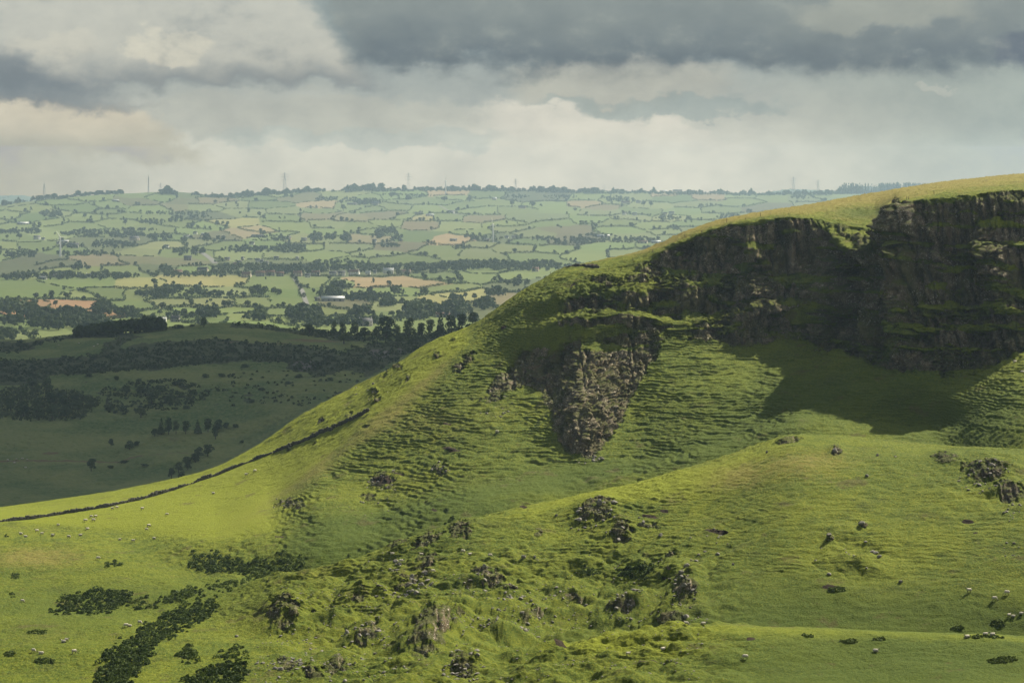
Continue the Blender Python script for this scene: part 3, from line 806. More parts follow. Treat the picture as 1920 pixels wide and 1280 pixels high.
    for cx, cy, rx, ry, w in [(1250, 900, 130, 20, .6), (1150, 930, 200, 16, .6), (1000, 1005, 130, 22, .4), (1330, 960, 60, 40, .4), (1350, 720, 90, 60, .35), (900, 1060, 90, 22, .4), (250, 1010, 330, 40, .3), (1180, 1215, 200, 12, .5)]:
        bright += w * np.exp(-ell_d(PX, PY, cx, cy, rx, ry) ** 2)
    cover = np.stack([R, np.clip(straw, 0, 1), np.clip(soil, 0, 1)], -1)
    o = S.mesh('hillside', M_HILL, {'cover': cover, 'sward': np.stack([np.clip(lush_shade, 0, 1), np.clip(bright, 0, 1), np.clip(1.1 - 0.65 * sstep(PX, 1380, 1640) + 0.2 * fb2(X / 9, S.Z / 9, 2), 0, 1)], -1)})
    tag(o, 'steep green sheep hill with terraced turf and dark basalt cliffs', 'hillside', kind='structure')


shape_hill()


# ================================================================== leaf clumps
def leaf_quads(c, nrm, size, rng, aspect=0.8):
    """one quad per centre, facing roughly along nrm"""
    n = len(c)
    nrm = nrm + rng.normal(size=(n, 3)) * 0.55
    nrm /= np.linalg.norm(nrm, axis=1, keepdims=True) + 1e-9
    a = np.cross(nrm, rng.normal(size=(n, 3)))
    a /= np.linalg.norm(a, axis=1, keepdims=True) + 1e-9
    b = np.cross(nrm, a)
    s = np.asarray(size).reshape(-1, 1) * rng.uniform(0.6, 1.35, (n, 1))
    a = a * s; b = b * s * aspect
    j = lambda: rng.uniform(0.7, 1.25, (n, 1))
    v = np.stack([c - a * j() - b * j(), c + a * j() - b * j(), c + a * j() + b * j(), c - a * j() + b * j()], 1).reshape(-1, 3)
    return v, np.arange(n * 4, dtype=np.int32).reshape(-1, 4)


def join(parts):
    V, Q, k = [], [], 0
    for v, q in parts:
        V.append(v); Q.append(q + k); k += len(v)
    return np.concatenate(V), np.concatenate(Q)


def crown_arrays(rng, lobes, nq, leaf, cone=False, low=0.22):
    """unit tree crown: height 1, radius about 0.5"""
    L = []
    for i in range(lobes):
        if cone:
            z = low + (0.92 - low) * (i + 0.5) / lobes
            r = 0.30 * (1.02 - z) / (1.02 - low) + 0.03
            L.append((rng.normal(0, 0.02), rng.normal(0, 0.02), z, r, r, 0.10))
        else:
            a = rng.uniform(0, 2 * np.pi); t = rng.uniform(0, 1)
            rr = rng.uniform(0.08, 0.30) * (1 - 0.55 * t)
            L.append((math.cos(a) * rr, math.sin(a) * rr, low + 0.14 + (0.66 - low) * t, rng.uniform(.15, .25), rng.uniform(.15, .25), rng.uniform(.12, .19)))
    if not cone:
        L.append((0, 0, 0.55, 0.26, 0.26, 0.28))
    L = np.array(L)
    w = L[:, 3] * L[:, 3]
    k = rng.choice(len(L), nq, p=w / w.sum())
    d = rng.normal(size=(nq, 3)); d /= np.linalg.norm(d, axis=1, keepdims=True)
    d[:, 2] = np.where(d[:, 2] < -0.5, -d[:, 2], d[:, 2])
    c = L[k, :3] + d * L[k, 3:6] * rng.uniform(0.72, 1.08, (nq, 1))
    return leaf_quads(c, d, np.full(nq, leaf), rng)


def tube(p0, p1, r0, r1, n=6):
    p0 = np.array(p0, float); p1 = np.array(p1, float)
    d = p1 - p0; d /= np.linalg.norm(d) + 1e-9
    a = np.cross(d, [0.3, 0.9, 0.2] if abs(d[2]) > 0.8 else [0, 0, 1]); a /= np.linalg.norm(a)
    b = np.cross(d, a)
    t = np.arange(n) * 2 * np.pi / n
    ring = np.cos(t)[:, None] * a + np.sin(t)[:, None] * b
    v = np.concatenate([p0 + ring * r0, p1 + ring * r1])
    q = np.array([[i, (i + 1) % n, n + (i + 1) % n, n + i] for i in range(n)], np.int32)
    caps = np.array([[n, n + 1, n + 2, n + 3], [n, n + 3, n + 4, n + 5 if n > 5 else n + 4], [3, 2, 1, 0]], np.int32)[: (2 if n >= 6 else 1)]
    return v, np.concatenate([q, caps])


def trunk_arrays(rng, top=0.5, r=0.035):
    p = [tube((0, 0, -0.03), (rng.normal(0, .02), rng.normal(0, .02), top), r, r * 0.6)]
    for i in range(4):
        a = rng.uniform(0, 2 * np.pi); z = rng.uniform(0.22, 0.42)
        p.append(tube((0, 0, z), (math.cos(a) * 0.24, math.sin(a) * 0.24, z + 0.26), r * 0.5, r * 0.2))
    return join(p)


def box(c, s):
    x, y, z = c; a, b, d = s[0] / 2, s[1] / 2, s[2] / 2
    v = np.array([(x + i * a, y + j * b, z + k * d) for k in (-1, 1) for j in (-1, 1) for i in (-1, 1)], float)
    q = np.array([[0, 2, 3, 1], [4, 5, 7, 6], [0, 1, 5, 4], [2, 6, 7, 3], [0, 4, 6, 2], [1, 3, 7, 5]], np.int32)
    return v, q


TR = np.random.RandomState(77)
CROWNS = [crown_arrays(TR, 7, 150, 0.062) for i in range(6)]
CROWNS_FINE = [crown_arrays(TR, 8, 520, 0.036, low=0.12) for i in range(5)]
CONES = [crown_arrays(TR, 7, 130, 0.06, True, 0.1) for i in range(3)]
TRUNKS = [trunk_arrays(TR) for i in range(4)]
SMALL = [crown_arrays(TR, 6, 46, 0.11, low=0.05) for i in range(8)]
SMALLCONE = [crown_arrays(TR, 5, 40, 0.10, True, 0.02) for i in range(4)]


def place(arr, x, y, z, w, h, rot):
    v, q = arr
    c, s = math.cos(rot), math.sin(rot)
    o = np.empty_like(v)
    o[:, 0] = (v[:, 0] * c - v[:, 1] * s) * w + x
    o[:, 1] = (v[:, 0] * s + v[:, 1] * c) * w + y
    o[:, 2] = v[:, 2] * h + z
    return o, q


# ------------------------------------------------------------------ where a thing stands, in words
def where(px, py, marks, k=1.0, short=False):
    best = sorted((((px - mx) ** 2 + (k * (py - my)) ** 2), mx, my, t) for mx, my, t in marks)
    _, mx, my, t = best[0]
    dx, dy = px - mx, py - my
    ad = abs(dx); av = abs(dy) * k
    if ad > 2.2 * av:
        rel = 'left of' if dx < 0 else 'right of'
    elif av > 2.2 * ad:
        rel = 'beyond' if dy < 0 else 'in front of'
    else:
        rel = ('behind and ' if dy < 0 else 'before and ') + ('left of' if dx < 0 else 'right of')
    dist = math.hypot(ad, av)
    how = 'just ' if dist < 26 else ('' if dist < 80 else 'well ')
    return (how + rel + ' ' + t if not short else rel.split(' and ')[-1] + ' ' + t)


USED = {}


def uniq(*options):
    """the first wording of at most 16 words that no other thing carries yet; else the shortest"""
    fit = [o for o in options if len(o.split()) <= 16] or [' '.join(min(options, key=lambda o: len(o.split())).split()[:16])]
    for o in fit:
        if o not in USED:
            USED[o] = 1
            return o
    return fit[-1]


# ================================================================== the shaded moor behind
MOOR = [
    [(-250, 1010, 1120), (400, 1010, 1120), (900, 1180, 1120), (2000, 1250, 1120)],
    [(-250, 955, 1300), (0, 955, 1300), (200, 940, 1310), (400, 905, 1330), (600, 800, 1420), (800, 770, 1480), (1000, 760, 1500), (2000, 900, 1500)],
    [(-250, 866, 1450), (0, 866, 1450), (200, 868, 1460), (400, 850, 1480), (600, 760, 1560), (800, 720, 1640), (1000, 700, 1650), (2000, 850, 1650)],
    [(-250, 815, 1530), (0, 815, 1530), (200, 815, 1535), (400, 800, 1545), (600, 730, 1610), (800, 700, 1680), (1000, 680, 1700), (2000, 820, 1700)],
    [(-250, 760, 1620), (0, 760, 1620), (200, 757, 1620), (400, 742, 1630), (600, 700, 1680), (800, 678, 1735), (1000, 660, 1750), (2000, 800, 1750)],
    [(-250, 716, 1710), (0, 716, 1710), (200, 697, 1720), (400, 682, 1735), (600, 664, 1770), (800, 654, 1800), (1000, 640, 1810), (2000, 790, 1810)],
    [(-250, 672, 1810), (0, 672, 1810), (100, 672, 1810), (200, 650, 1840), (400, 638, 1855), (600, 643, 1850), (800, 638, 1875), (1000, 615, 1890), (2000, 780, 1890)],
    [(-250, 640, 1930), (0, 640, 1930), (140, 627, 1950), (250, 622, 1960), (320, 613, 1965), (450, 606, 1970), (520, 613, 1970), (600, 622, 1965), (700, 631, 1955), (830, 624, 1960), (950, 600, 1980), (1200, 640, 2000), (2000, 770, 2000)],
    [(-250, 685, 2150), (2000, 775, 2150)],
    [(-250, 695, 2600), (2000, 760, 2600)],
]
MPX = np.arange(-200, 1250, 1.6)
moor = Sheet(MOOR, MPX, [12, 110, 80, 80, 75, 75, 70, 14, 8])
HEATH = [
    [(-80, 672), (90, 676), (140, 668), (200, 660), (260, 650), (330, 640), (400, 634), (470, 640), (520, 645), (600, 650), (650, 660), (660, 690), (560, 684), (470, 676), (380, 682), (300, 690), (200, 695), (100, 705), (60, 716), (-80, 722)],
    [(-80, 645), (60, 640), (120, 630), (200, 625), (262, 622), (215, 632), (130, 634), (80, 645), (40, 660), (-80, 668)],
    [(225, 630), (262, 628), (238, 645), (208, 660), (186, 657)],
    [(430, 607), (490, 606), (560, 617), (640, 627), (700, 634), (640, 639), (560, 628), (500, 617), (450, 613)],
    [(650, 655), (700, 642), (800, 632), (850, 630), (830, 645), (780, 656), (740, 680), (690, 700), (640, 690)],
    [(540, 672), (620, 668), (655, 690), (600, 706), (540, 692)],
]


def shape_moor():
    S = moor
    PX, PY, T, X, Y = S.PX, S.PY.copy(), S.T, S.X, S.Y
    front = T < 7.0
    sw = fb2(X / 60, Y / 70, 4) * 2.6 * sstep(T, 0.5, 1.2)
    knoll = 3.6 * sstep(ell_d(PX, PY, 330, 846, 112, 34, -6), 1.1, 0.7) + 3.0 * np.exp(-ell_d(PX, PY, 590, 790, 60, 22, -30) ** 2)
    S.Z = S.Z + (sw + knoll).astype(np.float32)
    lam = 1.7
    ph = S.Z / lam + 1.6 * fb2(X / 17, Y / 24, 4)
    f = ph - np.floor(ph)
    amt = sstep(T, 1.2, 1.6) * sstep(T, 6.2, 5.4) * (0.15 + 0.8 * sstep(fb2(X / 40, Y / 40 + 3, 3), -0.2, 0.4))
    S.Z = S.Z + (amt * lam * (sstep(f, 0.6, 1) - f)).astype(np.float32)
    S.Z = S.Z + (n2(X / 3.5, Y / 4) * 0.4 + n2(X / 1.6, Y / 2) * 0.2).astype(np.float32)
    wx = PX + fb2(X / 25, Y / 40, 4) * 22; wy = PY + fb2(X / 25 + 9, Y / 40, 4) * 9
    heath = np.zeros(PX.shape)
    for h in HEATH:
        heath = np.maximum(heath, sstep(poly_sd(wx, wy, h), -3, 3))
    heath = np.maximum(heath, 0.75 * sstep(fb2(X / 22 + 70, Y / 30, 5), 0.25, 0.42) * sstep(PY, 690, 720) * sstep(PY, 800, 740))
    bare = np.exp(-((PY - 865 - 0.008 * (PX - 150)) / 1.9) ** 2) * sstep(PX, 420, 300) * 0.95
    for cx, cy, rx, ry, w in [(95, 848, 20, 4, .9), (590, 640, 70, 3.5, .8), (520, 645, 60, 2, .6), (330, 835, 30, 9, .5), (430, 640, 40, 3, .5), (360, 667, 30, 3, .5), (440, 606, 16, 3, .6)]:
        bare = np.maximum(bare, w * np.exp(-ell_d(PX, PY, cx, cy, rx, ry) ** 2))
    rock = 0.0 * PX
    for cx, cy, rx, ry in [(575, 685, 34, 12), (710, 660, 26, 12), (760, 655, 14, 6)]:
        rock = np.maximum(rock, 0.8 * sstep(ell_d(wx, wy, cx, cy, rx, ry), 1.2, .5))
    S.finish()
    o = S.mesh('moor', M_MOOR, {'cover': np.stack([np.clip(heath * front, 0, 1), np.clip(bare, 0, 1), rock], -1)})
    tag(o, 'shaded moorland slope with heather, scrub and sheep tracks', 'moor', kind='structure')


def moor_material():
    def bld(N, b, out):
        p = N.node('ShaderNodeNewGeometry').outputs['Position']
        s = N.node('ShaderNodeSeparateColor'); N.put(s.inputs[0], attr(N, 'cover').outputs['Color'])
        big = N.noise(p, 0.018, 5, 0.6); fin = N.noise(p, 0.5, 6, 0.72)
        c = N.mix(N.ss(big, 0.38, 0.62), (0.095, 0.150, 0.046), (0.200, 0.232, 0.080))
        c = N.mix(N.ss(fin, 0.45, 0.7, 0, 0.6), c, (0.260, 0.255, 0.105))
        c = N.mix(N.ss(fin, 0.45, 0.3, 0, 0.6), c, (0.036, 0.052, 0.014))
        hm = N.ss(N.add(s.outputs[0], N.mul(N.sub(fin, 0.5), 0.9)), 0.3, 0.6)
        c = N.mix(hm, c, N.mix(N.noise(p, 0.12, 5, 0.7), (0.045, 0.066, 0.032), (0.115, 0.125, 0.062)))
        c = N.mix(N.ss(N.add(s.outputs[1], N.mul(N.sub(fin, 0.5), 0.6)), 0.3, 0.7, 0, 0.85), c, (0.175, 0.130, 0.070))
        c = N.mix(N.ss(N.add(s.outputs[2], N.mul(N.sub(fin, 0.5), 1.3)), 0.5, 0.7), c, (0.16, 0.15, 0.14))
        N.put(b.inputs['Base Color'], c)
        bump = N.node('ShaderNodeBump')
        bump.inputs['Strength'].default_value = 0.8; bump.inputs['Distance'].default_value = 0.7
        N.put(bump.inputs['Height'], fin)
        N.t.links.new(bump.outputs[0], b.inputs['Normal'])
    return bsdf_mat('moor turf', bld, 0.95, 0.1)


M_MOOR = moor_material()
shape_moor()

# ================================================================== the farmed valley and the far ridge
VAL = [
    [(-250, 700, 2250), (2200, 700, 2250)],
    [(-250, 636, 2700), (2200, 636, 2700)],
    [(-250, 588, 3120), (2200, 588, 3120)],
    [(-250, 548, 3620), (2200, 548, 3620)],
    [(-250, 512, 4250), (300, 510, 4250), (1000, 514, 4250), (2200, 514, 4250)],
    [(-250, 478, 4900), (100, 481, 4850), (400, 478, 4900), (1000, 480, 4900), (2200, 480, 4900)],
    [(-250, 448, 5700), (300, 446, 5700), (1000, 449, 5700), (2200, 449, 5700)],
    [(-250, 422, 6500), (300, 414, 6500), (1000, 420, 6500), (2200, 420, 6600)],
    [(-250, 402, 7150), (250, 388, 7250), (600, 394, 7700), (1000, 390, 8200), (2200, 388, 8600)],
    [(-250, 386, 7800), (0, 383, 7800), (100, 372, 7900), (230, 363, 8000), (320, 360, 8100), (420, 367, 8300), (560, 360, 8800), (700, 356, 9200), (850, 355, 9500), (1000, 357, 9800), (1200, 359, 10000), (1400, 362, 10200), (1560, 363, 9700), (2200, 363, 9700)],
    [(-250, 400, 11300), (0, 398, 11300), (700, 385, 11600), (1400, 385, 11800), (2200, 390, 11800)],
    [(-250, 366, 14000), (0, 367, 14000), (40, 366, 14000), (80, 375, 14000), (250, 385, 14000), (1000, 385, 14000), (1430, 362, 14000), (1480, 355, 14000), (1550, 357, 14000), (1700, 365, 14000), (2200, 370, 14000)],
    [(-250, 400, 15500), (2200, 400, 15500)],
]
VPX = np.arange(-200, 2000, 1.5)
valley = Sheet(VAL, VPX, [10, 60, 60, 55, 50, 46, 40, 36, 34, 10, 10, 4])

FC = {'G': (0.082, 0.120, 0.026), 'L': (0.120, 0.155, 0.040), 'B': (0.145, 0.165, 0.060), 'Y': (0.270, 0.235, 0.085), 'T': (0.300, 0.215, 0.120),
      'R': (0.300, 0.150, 0.085), 'P': (0.165, 0.125, 0.070), 'D': (0.055, 0.062, 0.026), 'K': (0.040, 0.044, 0.022), 'H': (0.100, 0.085, 0.045)}
FNAME = {'G': 'green', 'L': 'light green', 'B': 'pale green', 'Y': 'yellow', 'T': 'tan stubble', 'R': 'bare brown', 'P': 'reddish rough', 'D': 'dark rough', 'K': 'dark rough', 'H': 'brownish rough'}
SEEDS = [
    (30, 606, 'G'), (95, 627, 'L'), (15, 632, 'B'), (60, 548, 'G'), (165, 529, 'G'), (150, 555, 'L'), (205, 550, 'G'), (265, 533, 'Y'), (262, 551, 'L'), (360, 527, 'Y'), (430, 527, 'Y'),
    (335, 549, 'L'), (425, 549, 'B'), (512, 532, 'L'), (520, 549, 'G'), (125, 573, 'R'), (70, 571, 'R'), (95, 587, 'R'), (190, 588, 'R'), (245, 577, 'G'), (330, 569, 'B'), (400, 571, 'B'),
    (480, 569, 'L'), (533, 569, 'L'), (300, 589, 'G'), (360, 584, 'L'), (440, 581, 'L'), (515, 585, 'L'), (380, 600, 'G'), (470, 594, 'L'), (540, 600, 'L'), (470, 610, 'L'), (250, 605, 'G'), (330, 612, 'L'),
    (585, 529, 'L'), (600, 548, 'G'), (652, 547, 'B'), (640, 533, 'B'), (695, 533, 'T'), (790, 530, 'T'), (735, 546, 'L'), (835, 541, 'L'), (820, 521, 'G'), (900, 517, 'L'), (905, 511, 'L'), (965, 540, 'D'),
    (880, 556, 'Y'), (950, 560, 'P'), (820, 565, 'Y'), (745, 563, 'B'), (660, 575, 'H'), (620, 585, 'L'), (735, 576, 'B'), (700, 590, 'L'), (650, 600, 'L'), (760, 606, 'L'), (650, 617, 'L'), (900, 580, 'D'), (960, 519, 'L'), (1010, 530, 'D'),
    (20, 500, 'K'), (110, 496, 'K'), (190, 489, 'P'), (250, 487, 'H'), (60, 487, 'K'), (150, 508, 'L'), (225, 507, 'L'), (300, 503, 'D'), (360, 506, 'G'), (350, 477, 'L'), (450, 477, 'B'), (330, 490, 'H'),
    (600, 479, 'L'), (710, 476, 'B'), (645, 491, 'G'), (745, 488, 'G'), (905, 488, 'L'), (1000, 482, 'L'), (830, 471, 'L'), (960, 466, 'B'), (750, 462, 'H'), (840, 449, 'T'), (900, 459, 'B'), (690, 449, 'P'), (620, 436, 'L'), (560, 466, 'L'),
    (510, 497, 'D'), (440, 503, 'D'), (590, 507, 'D'), (700, 507, 'D'), (790, 506, 'D'), (1040, 470, 'L'), (1100, 478, 'L'), (1180, 475, 'L'), (1150, 462, 'L'),
    (60, 392, 'L'), (120, 380, 'L'), (150, 392, 'G'), (205, 385, 'L'), (200, 398, 'G'), (60, 407, 'G'), (20, 405, 'B'), (170, 410, 'L'), (100, 417, 'L'), (210, 418, 'L'), (150, 425, 'L'), (35, 446, 'L'), (65, 461, 'G'), (90, 440, 'B'), (160, 452, 'D'), (130, 470, 'G'),
    (260, 366, 'L'), (260, 378, 'H'), (300, 372, 'L'), (350, 378, 'H'), (330, 390, 'H'), (290, 393, 'L'), (400, 376, 'P'), (300, 407, 'L'), (340, 420, 'L'), (280, 433, 'L'), (380, 392, 'B'), (430, 384, 'B'), (450, 400, 'B'), (405, 405, 'D'),
    (430, 418, 'Y'), (390, 424, 'L'), (480, 432, 'T'), (460, 437, 'T'), (380, 455, 'B'), (420, 462, 'L'), (300, 460, 'B'), (250, 452, 'D'), (200, 465, 'D'), (490, 372, 'G'), (510, 384, 'G'), (560, 372, 'H'), (600, 384, 'T'), (540, 395, 'B'), (530, 410, 'L'),
    (540, 425, 'L'), (600, 396, 'L'), (660, 387, 'L'), (600, 405, 'P'), (660, 410, 'P'), (720, 403, 'H'), (620, 421, 'B'), (680, 424, 'L'), (720, 420, 'L'), (790, 423, 'P'), (700, 394, 'L'), (745, 389, 'L'), (800, 391, 'L'), (770, 379, 'B'), (690, 372, 'L'), (640, 368, 'B'),
    (760, 407, 'L'), (790, 409, 'Y'), (830, 380, 'L'), (870, 386, 'L'), (900, 395, 'L'), (855, 371, 'B'), (850, 361, 'T'), (940, 380, 'L'), (970, 395, 'L'), (1020, 386, 'L'), (1050, 394, 'L'), (1010, 408, 'B'), (900, 412, 'P'), (860, 424, 'B'), (940, 422, 'L'), (950, 430, 'B'),
    (1040, 418, 'L'), (1060, 430, 'H'), (840, 409, 'L'), (1100, 383, 'T'), (1095, 370, 'L'), (1130, 398, 'B'), (1110, 412, 'L'), (1160, 418, 'L'), (1220, 425, 'L'), (1180, 408, 'B'), (1130, 390, 'P'), (1220, 386, 'B'), (1190, 366, 'B'), (1245, 364, 'T'), (1265, 373, 'G'), (1330, 368, 'T'),
    (1390, 366, 'B'), (1300, 383, 'B'), (1280, 398, 'L'), (1350, 395, 'L'), (1320, 407, 'L'), (1400, 380, 'L'), (1450, 372, 'L'), (1500, 372, 'B'), (1550, 368, 'B'), (1440, 388, 'H'), (1250, 436, 'L'), (1180, 445, 'B'), (1090, 446, 'H'), (1000, 440, 'B'), (940, 447, 'D'), (980, 372, 'D'), (1040, 368, 'D'),
]
_fr = np.random.RandomState(9)
for _k in range(1500):                       # further small fields between the ones above
    _p, _q = _fr.uniform(-50, 1570), 364 + 118 * _fr.rand() ** 1.15
    if all(abs(_p - s[0]) > 42 or abs(_q - s[1]) > 6.0 + (_q - 364) * 0.06 for s in SEEDS) and all(abs(_p - s[0]) + 4.4 * abs(_q - s[1]) > 62 for s in SEEDS):
        SEEDS.append((_p, _q, 'LLGBLGBDLGHB'[_fr.randint(12)]))
_sx = np.array([s[0] for s in SEEDS], float); _sy = np.array([s[1] for s in SEEDS], float)


_sw = np.random.RandomState(14).uniform(0.82, 1.25, len(SEEDS))


def field_of(px, py):
    """index of the field that a spot belongs to (a rectangular-ish cell round each seed)"""
    wx = px + 2.5 * n2(px / 60, py / 13) + 0.35 * (py - 480)
    wy = py + 0.8 * n2(px / 90 + 9, py / 21) - 0.018 * (px - 700)
    sx = _sx + 0.35 * (_sy - 480); sy = _sy - 0.018 * (_sx - 700)
    best = np.full(px.shape, 1e9); idx = np.zeros(px.shape, np.int32)
    for i in range(len(SEEDS)):
        kx = np.abs(wx - sx[i]); ky = np.abs(wy - sy[i]) * 5.2
        d = (np.maximum(kx, ky) + 0.12 * np.minimum(kx, ky)) * _sw[i]
        m = d < best
        best = np.where(m, d, best); idx = np.where(m, i, idx)
    return idx


def shape_valley():
    S = valley
    S.Z = S.Z + (fb2(S.X / 420, S.Y / 700, 4) * 5.0 * sstep(S.T, 0.8, 1.6) * sstep(S.T, 9, 8.2) + fb2(S.X / 90, S.Y / 140, 3) * 1.2).astype(np.float32)
    S.finish()
    idx = field_of(S.PX, S.PY)
    pal = np.array([FC[s[2]] for s in SEEDS])
    rs = np.random.RandomState(3)
    pal = 0.95 * (0.76 * pal + 0.24 * np.array([0.12, 0.15, 0.05])) * rs.uniform(0.84, 1.16, (len(SEEDS), 1)) * rs.uniform(0.95, 1.05, (len(SEEDS), 3))
    col = pal[idx]
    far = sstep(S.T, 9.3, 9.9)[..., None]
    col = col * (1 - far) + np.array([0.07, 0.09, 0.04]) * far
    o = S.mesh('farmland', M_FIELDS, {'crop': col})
    tag(o, 'patchwork of small green and yellow fields rising to a far ridge', 'farmland', kind='structure')


def field_material():
    def bld(N, b, out):
        p = N.node('ShaderNodeNewGeometry').outputs['Position']
        c = attr(N, 'crop').outputs['Color']
        q = N.scale(p, (1, 0.35, 1))
        n = N.noise(q, 0.012, 5, 0.62); n2_ = N.noise(q, 0.06, 5, 0.7)
        c2 = N.mix(N.ss(n, 0.35, 0.65, 0.0, 0.4), c, N.mix(0.5, c, (0.060, 0.082, 0.026)))
        c3 = N.mix(N.ss(n2_, 0.5, 0.75, 0.0, 0.4), c2, (0.175, 0.165, 0.075))
        N.put(b.inputs['Base Color'], c3)
    return bsdf_mat('field crops', bld, 0.95, 0.1)


M_FIELDS = field_material()
shape_valley()


# ================================================================== landmarks used in the labels
VMARKS = [(113, 470, 'the large white turbine by the dark moor'), (925, 452, 'the white turbine in the middle fields'), (835, 362, 'the white turbine on the ridge'),
          (125, 573, 'the ploughed brown field'), (395, 527, 'the twin yellow fields'), (562, 548, 'the straight grey lane'), (620, 563, 'the long grey farm shed'),
          (690, 514, 'the row of village houses'), (480, 494, 'the upper village houses'), (440, 417, 'the yellow hillside field'), (475, 433, 'the tan stubble strips'),
          (97, 400, 'the dense dark copse below the ridge'), (316, 357, 'the domed copse on the skyline'), (278, 358, 'the thin skyline mast'), (534, 355, 'the first skyline pylon'),
          (766, 352, 'the second skyline pylon'), (845, 394, 'the white hillside farm'), (979, 390, 'the cream farm between two trees'), (1190, 382, 'the brick farm below the ridge'),
          (1260, 399, 'the white farm behind trees'), (905, 488, 'the big pale meadow'), (830, 563, 'the dry yellow pasture'), (685, 607, 'the big grey house'), (790, 530, 'the long tan stubble field'),
          (845, 585, 'the farm woodland at the hill foot'), (60, 600, 'the woods below the ploughed field'), (1220, 455, 'the pale barns near the hill crest'), (1490, 360, 'the pair of faint pylons'),
          (1660, 355, 'the conifer plantation'), (190, 489, 'the reddish moor patch'), (315, 603, 'the low white shed'), (69, 447, 'the white cottage on the slope'), (640, 440, 'the three dark copses'),
          (720, 440, 'the copse over the white houses'), (1050, 366, 'the wood under the ridge'), (620, 410, 'the reddish hillside pasture'), (170, 410, 'the smooth upper pastures'), (60, 548, 'the big green meadow')]
ROUND = ('small', 'smallish', 'medium', 'tall', 'large')


def vpoint(px, py):
    return valley.at(px, py)


# ------------------------------------------------------------------ hedges along the field edges
def hedges():
    gx = np.arange(-60, 1580, 2.0); gy = np.arange(352, 640, 1.0)
    GX, GY = np.meshgrid(gx, gy)
    idx = field_of(GX, GY)
    edge = {}

    def put(m, a, b, ox, oy):
        yy, xx = np.nonzero(m)
        lo = np.minimum(a[yy, xx], b[yy, xx]); hi = np.maximum(a[yy, xx], b[yy, xx])
        for i, j, y, x in zip(lo, hi, yy, xx):
            edge.setdefault((int(i), int(j)), []).append((gx[x] + ox, gy[y] + oy))
    put(idx[:, :-1] != idx[:, 1:], idx[:, :-1], idx[:, 1:], 1.0, 0)
    put(idx[:-1] != idx[1:], idx[:-1], idx[1:], 0, 0.5)
    rng = np.random.RandomState(21)
    out = []
    for (i, j), pts in edge.items():
        p = np.array(pts)
        q = p * [1, 4.0]
        c = q.mean(0)
        u, s, vt = np.linalg.svd(q - c, full_matrices=False)
        t = (q - c) @ vt[0]
        ln = t.max() - t.min()
        if ln < 14:
            continue
        bins = np.round((t - t.min()) / 7).astype(int)
        line = np.array([p[bins == b].mean(0) for b in sorted(set(bins))])
        if len(line) < 2:
            continue
        out.append((ln, i, j, line))
    out.sort(key=lambda e: -e[0])
    n = 0
    spots, spare = [], []
    for ln, i, j, line in out:
        rough = SEEDS[i][2] in 'KDH' and SEEDS[j][2] in 'KDH'
        if rough and rng.rand() < 0.6 or rng.rand() < 0.16:
            continue
        seg = np.hypot(np.diff(line[:, 0]), np.diff(line[:, 1]) * 1.0)
        L = np.concatenate([[0], np.cumsum(seg)])
        m = max(3, int(L[-1] / 1.15))
        s = np.linspace(0, L[-1], m)
        lx = np.interp(s, L, line[:, 0]); ly = np.interp(s, L, line[:, 1])
        full = rng.rand()
        gapn = n2(s / 9 + 31 * n, s * 0 + 3.3)
        thin = 0.5 if full < 0.22 else 1.0
        C, Nn, Sz = [], [], []
        for k in range(m):
            if gapn[k] > (0.60 if thin == 1 else 0.15):
                continue
            px, py = lx[k] + rng.uniform(-.5, .5), ly[k] + rng.uniform(-.3, .3)
            P = vpoint(px, py)
            if abs((HOR - P.z / P.y * F) - py) > 3:
                continue
            if hidden(px, py):
                continue
            grow = max(1.0, P.y / 4200) ** 0.5
            h = (1.7 + 1.4 * max(0, n2(s[k] / 5.0, 8.1 + n)) + rng.uniform(0, 1.2)) * thin * 1.25 * grow
            kq = 9
            for z in range(kq):
                C.append((P.x + rng.normal(0, .9), P.y + rng.normal(0, 2.5), P.z + rng.uniform(0.1, 1.0) * h))
                Nn.append((rng.normal(0, .6), rng.normal(-.3, .6), .6)); Sz.append(0.55 * grow)
            if rng.rand() < 0.055 and thin == 1:
                spots.append((px, py, P, i, j))
        if len(C) < 20:
            continue
        v, q = leaf_quads(np.array(C), np.array(Nn), np.array(Sz), rng)
        if n >= 298:
            spare.append((v, q))
            continue
        o = link('hedge', mesh_np('hedge', v, q, M_LEAF))
        a, b = (i, j) if SEEDS[i][1] > SEEDS[j][1] else (j, i)
        mid = line[len(line) // 2]
        word = 'gappy hedge' if thin < 1 else ('long dark hedge' if L[-1] > 70 else 'dark hedge')
        fa, fb = FNAME[SEEDS[a][2]], FNAME[SEEDS[b][2]]
        pair = f'between {fa} and {fb} fields' if fa != fb else f'between two {fa} fields'
        wl, ws = where(mid[0], mid[1], VMARKS, 2.5), where(mid[0], mid[1], VMARKS, 2.5, True)
        w2 = where(*line[0], VMARKS, 2.5, True)
        tag(o, uniq(f'{word} {pair} {ws}', f'{word} {pair} {wl}', f'{word} {pair} {w2}', f'{word} {ws}', f'{word} {wl}', f'{word} between fields {ws}', f'{word} {w2}'),
            'hedge', 'field hedges in the valley')
        n += 1
    if spare:
        v, q = join(spare)
        tag(link('hedgerow', mesh_np('hedgerow', v, q, M_LEAF)), 'mesh of tiny distant hedgerows between the smallest fields', 'hedges', kind='stuff')
    return spots


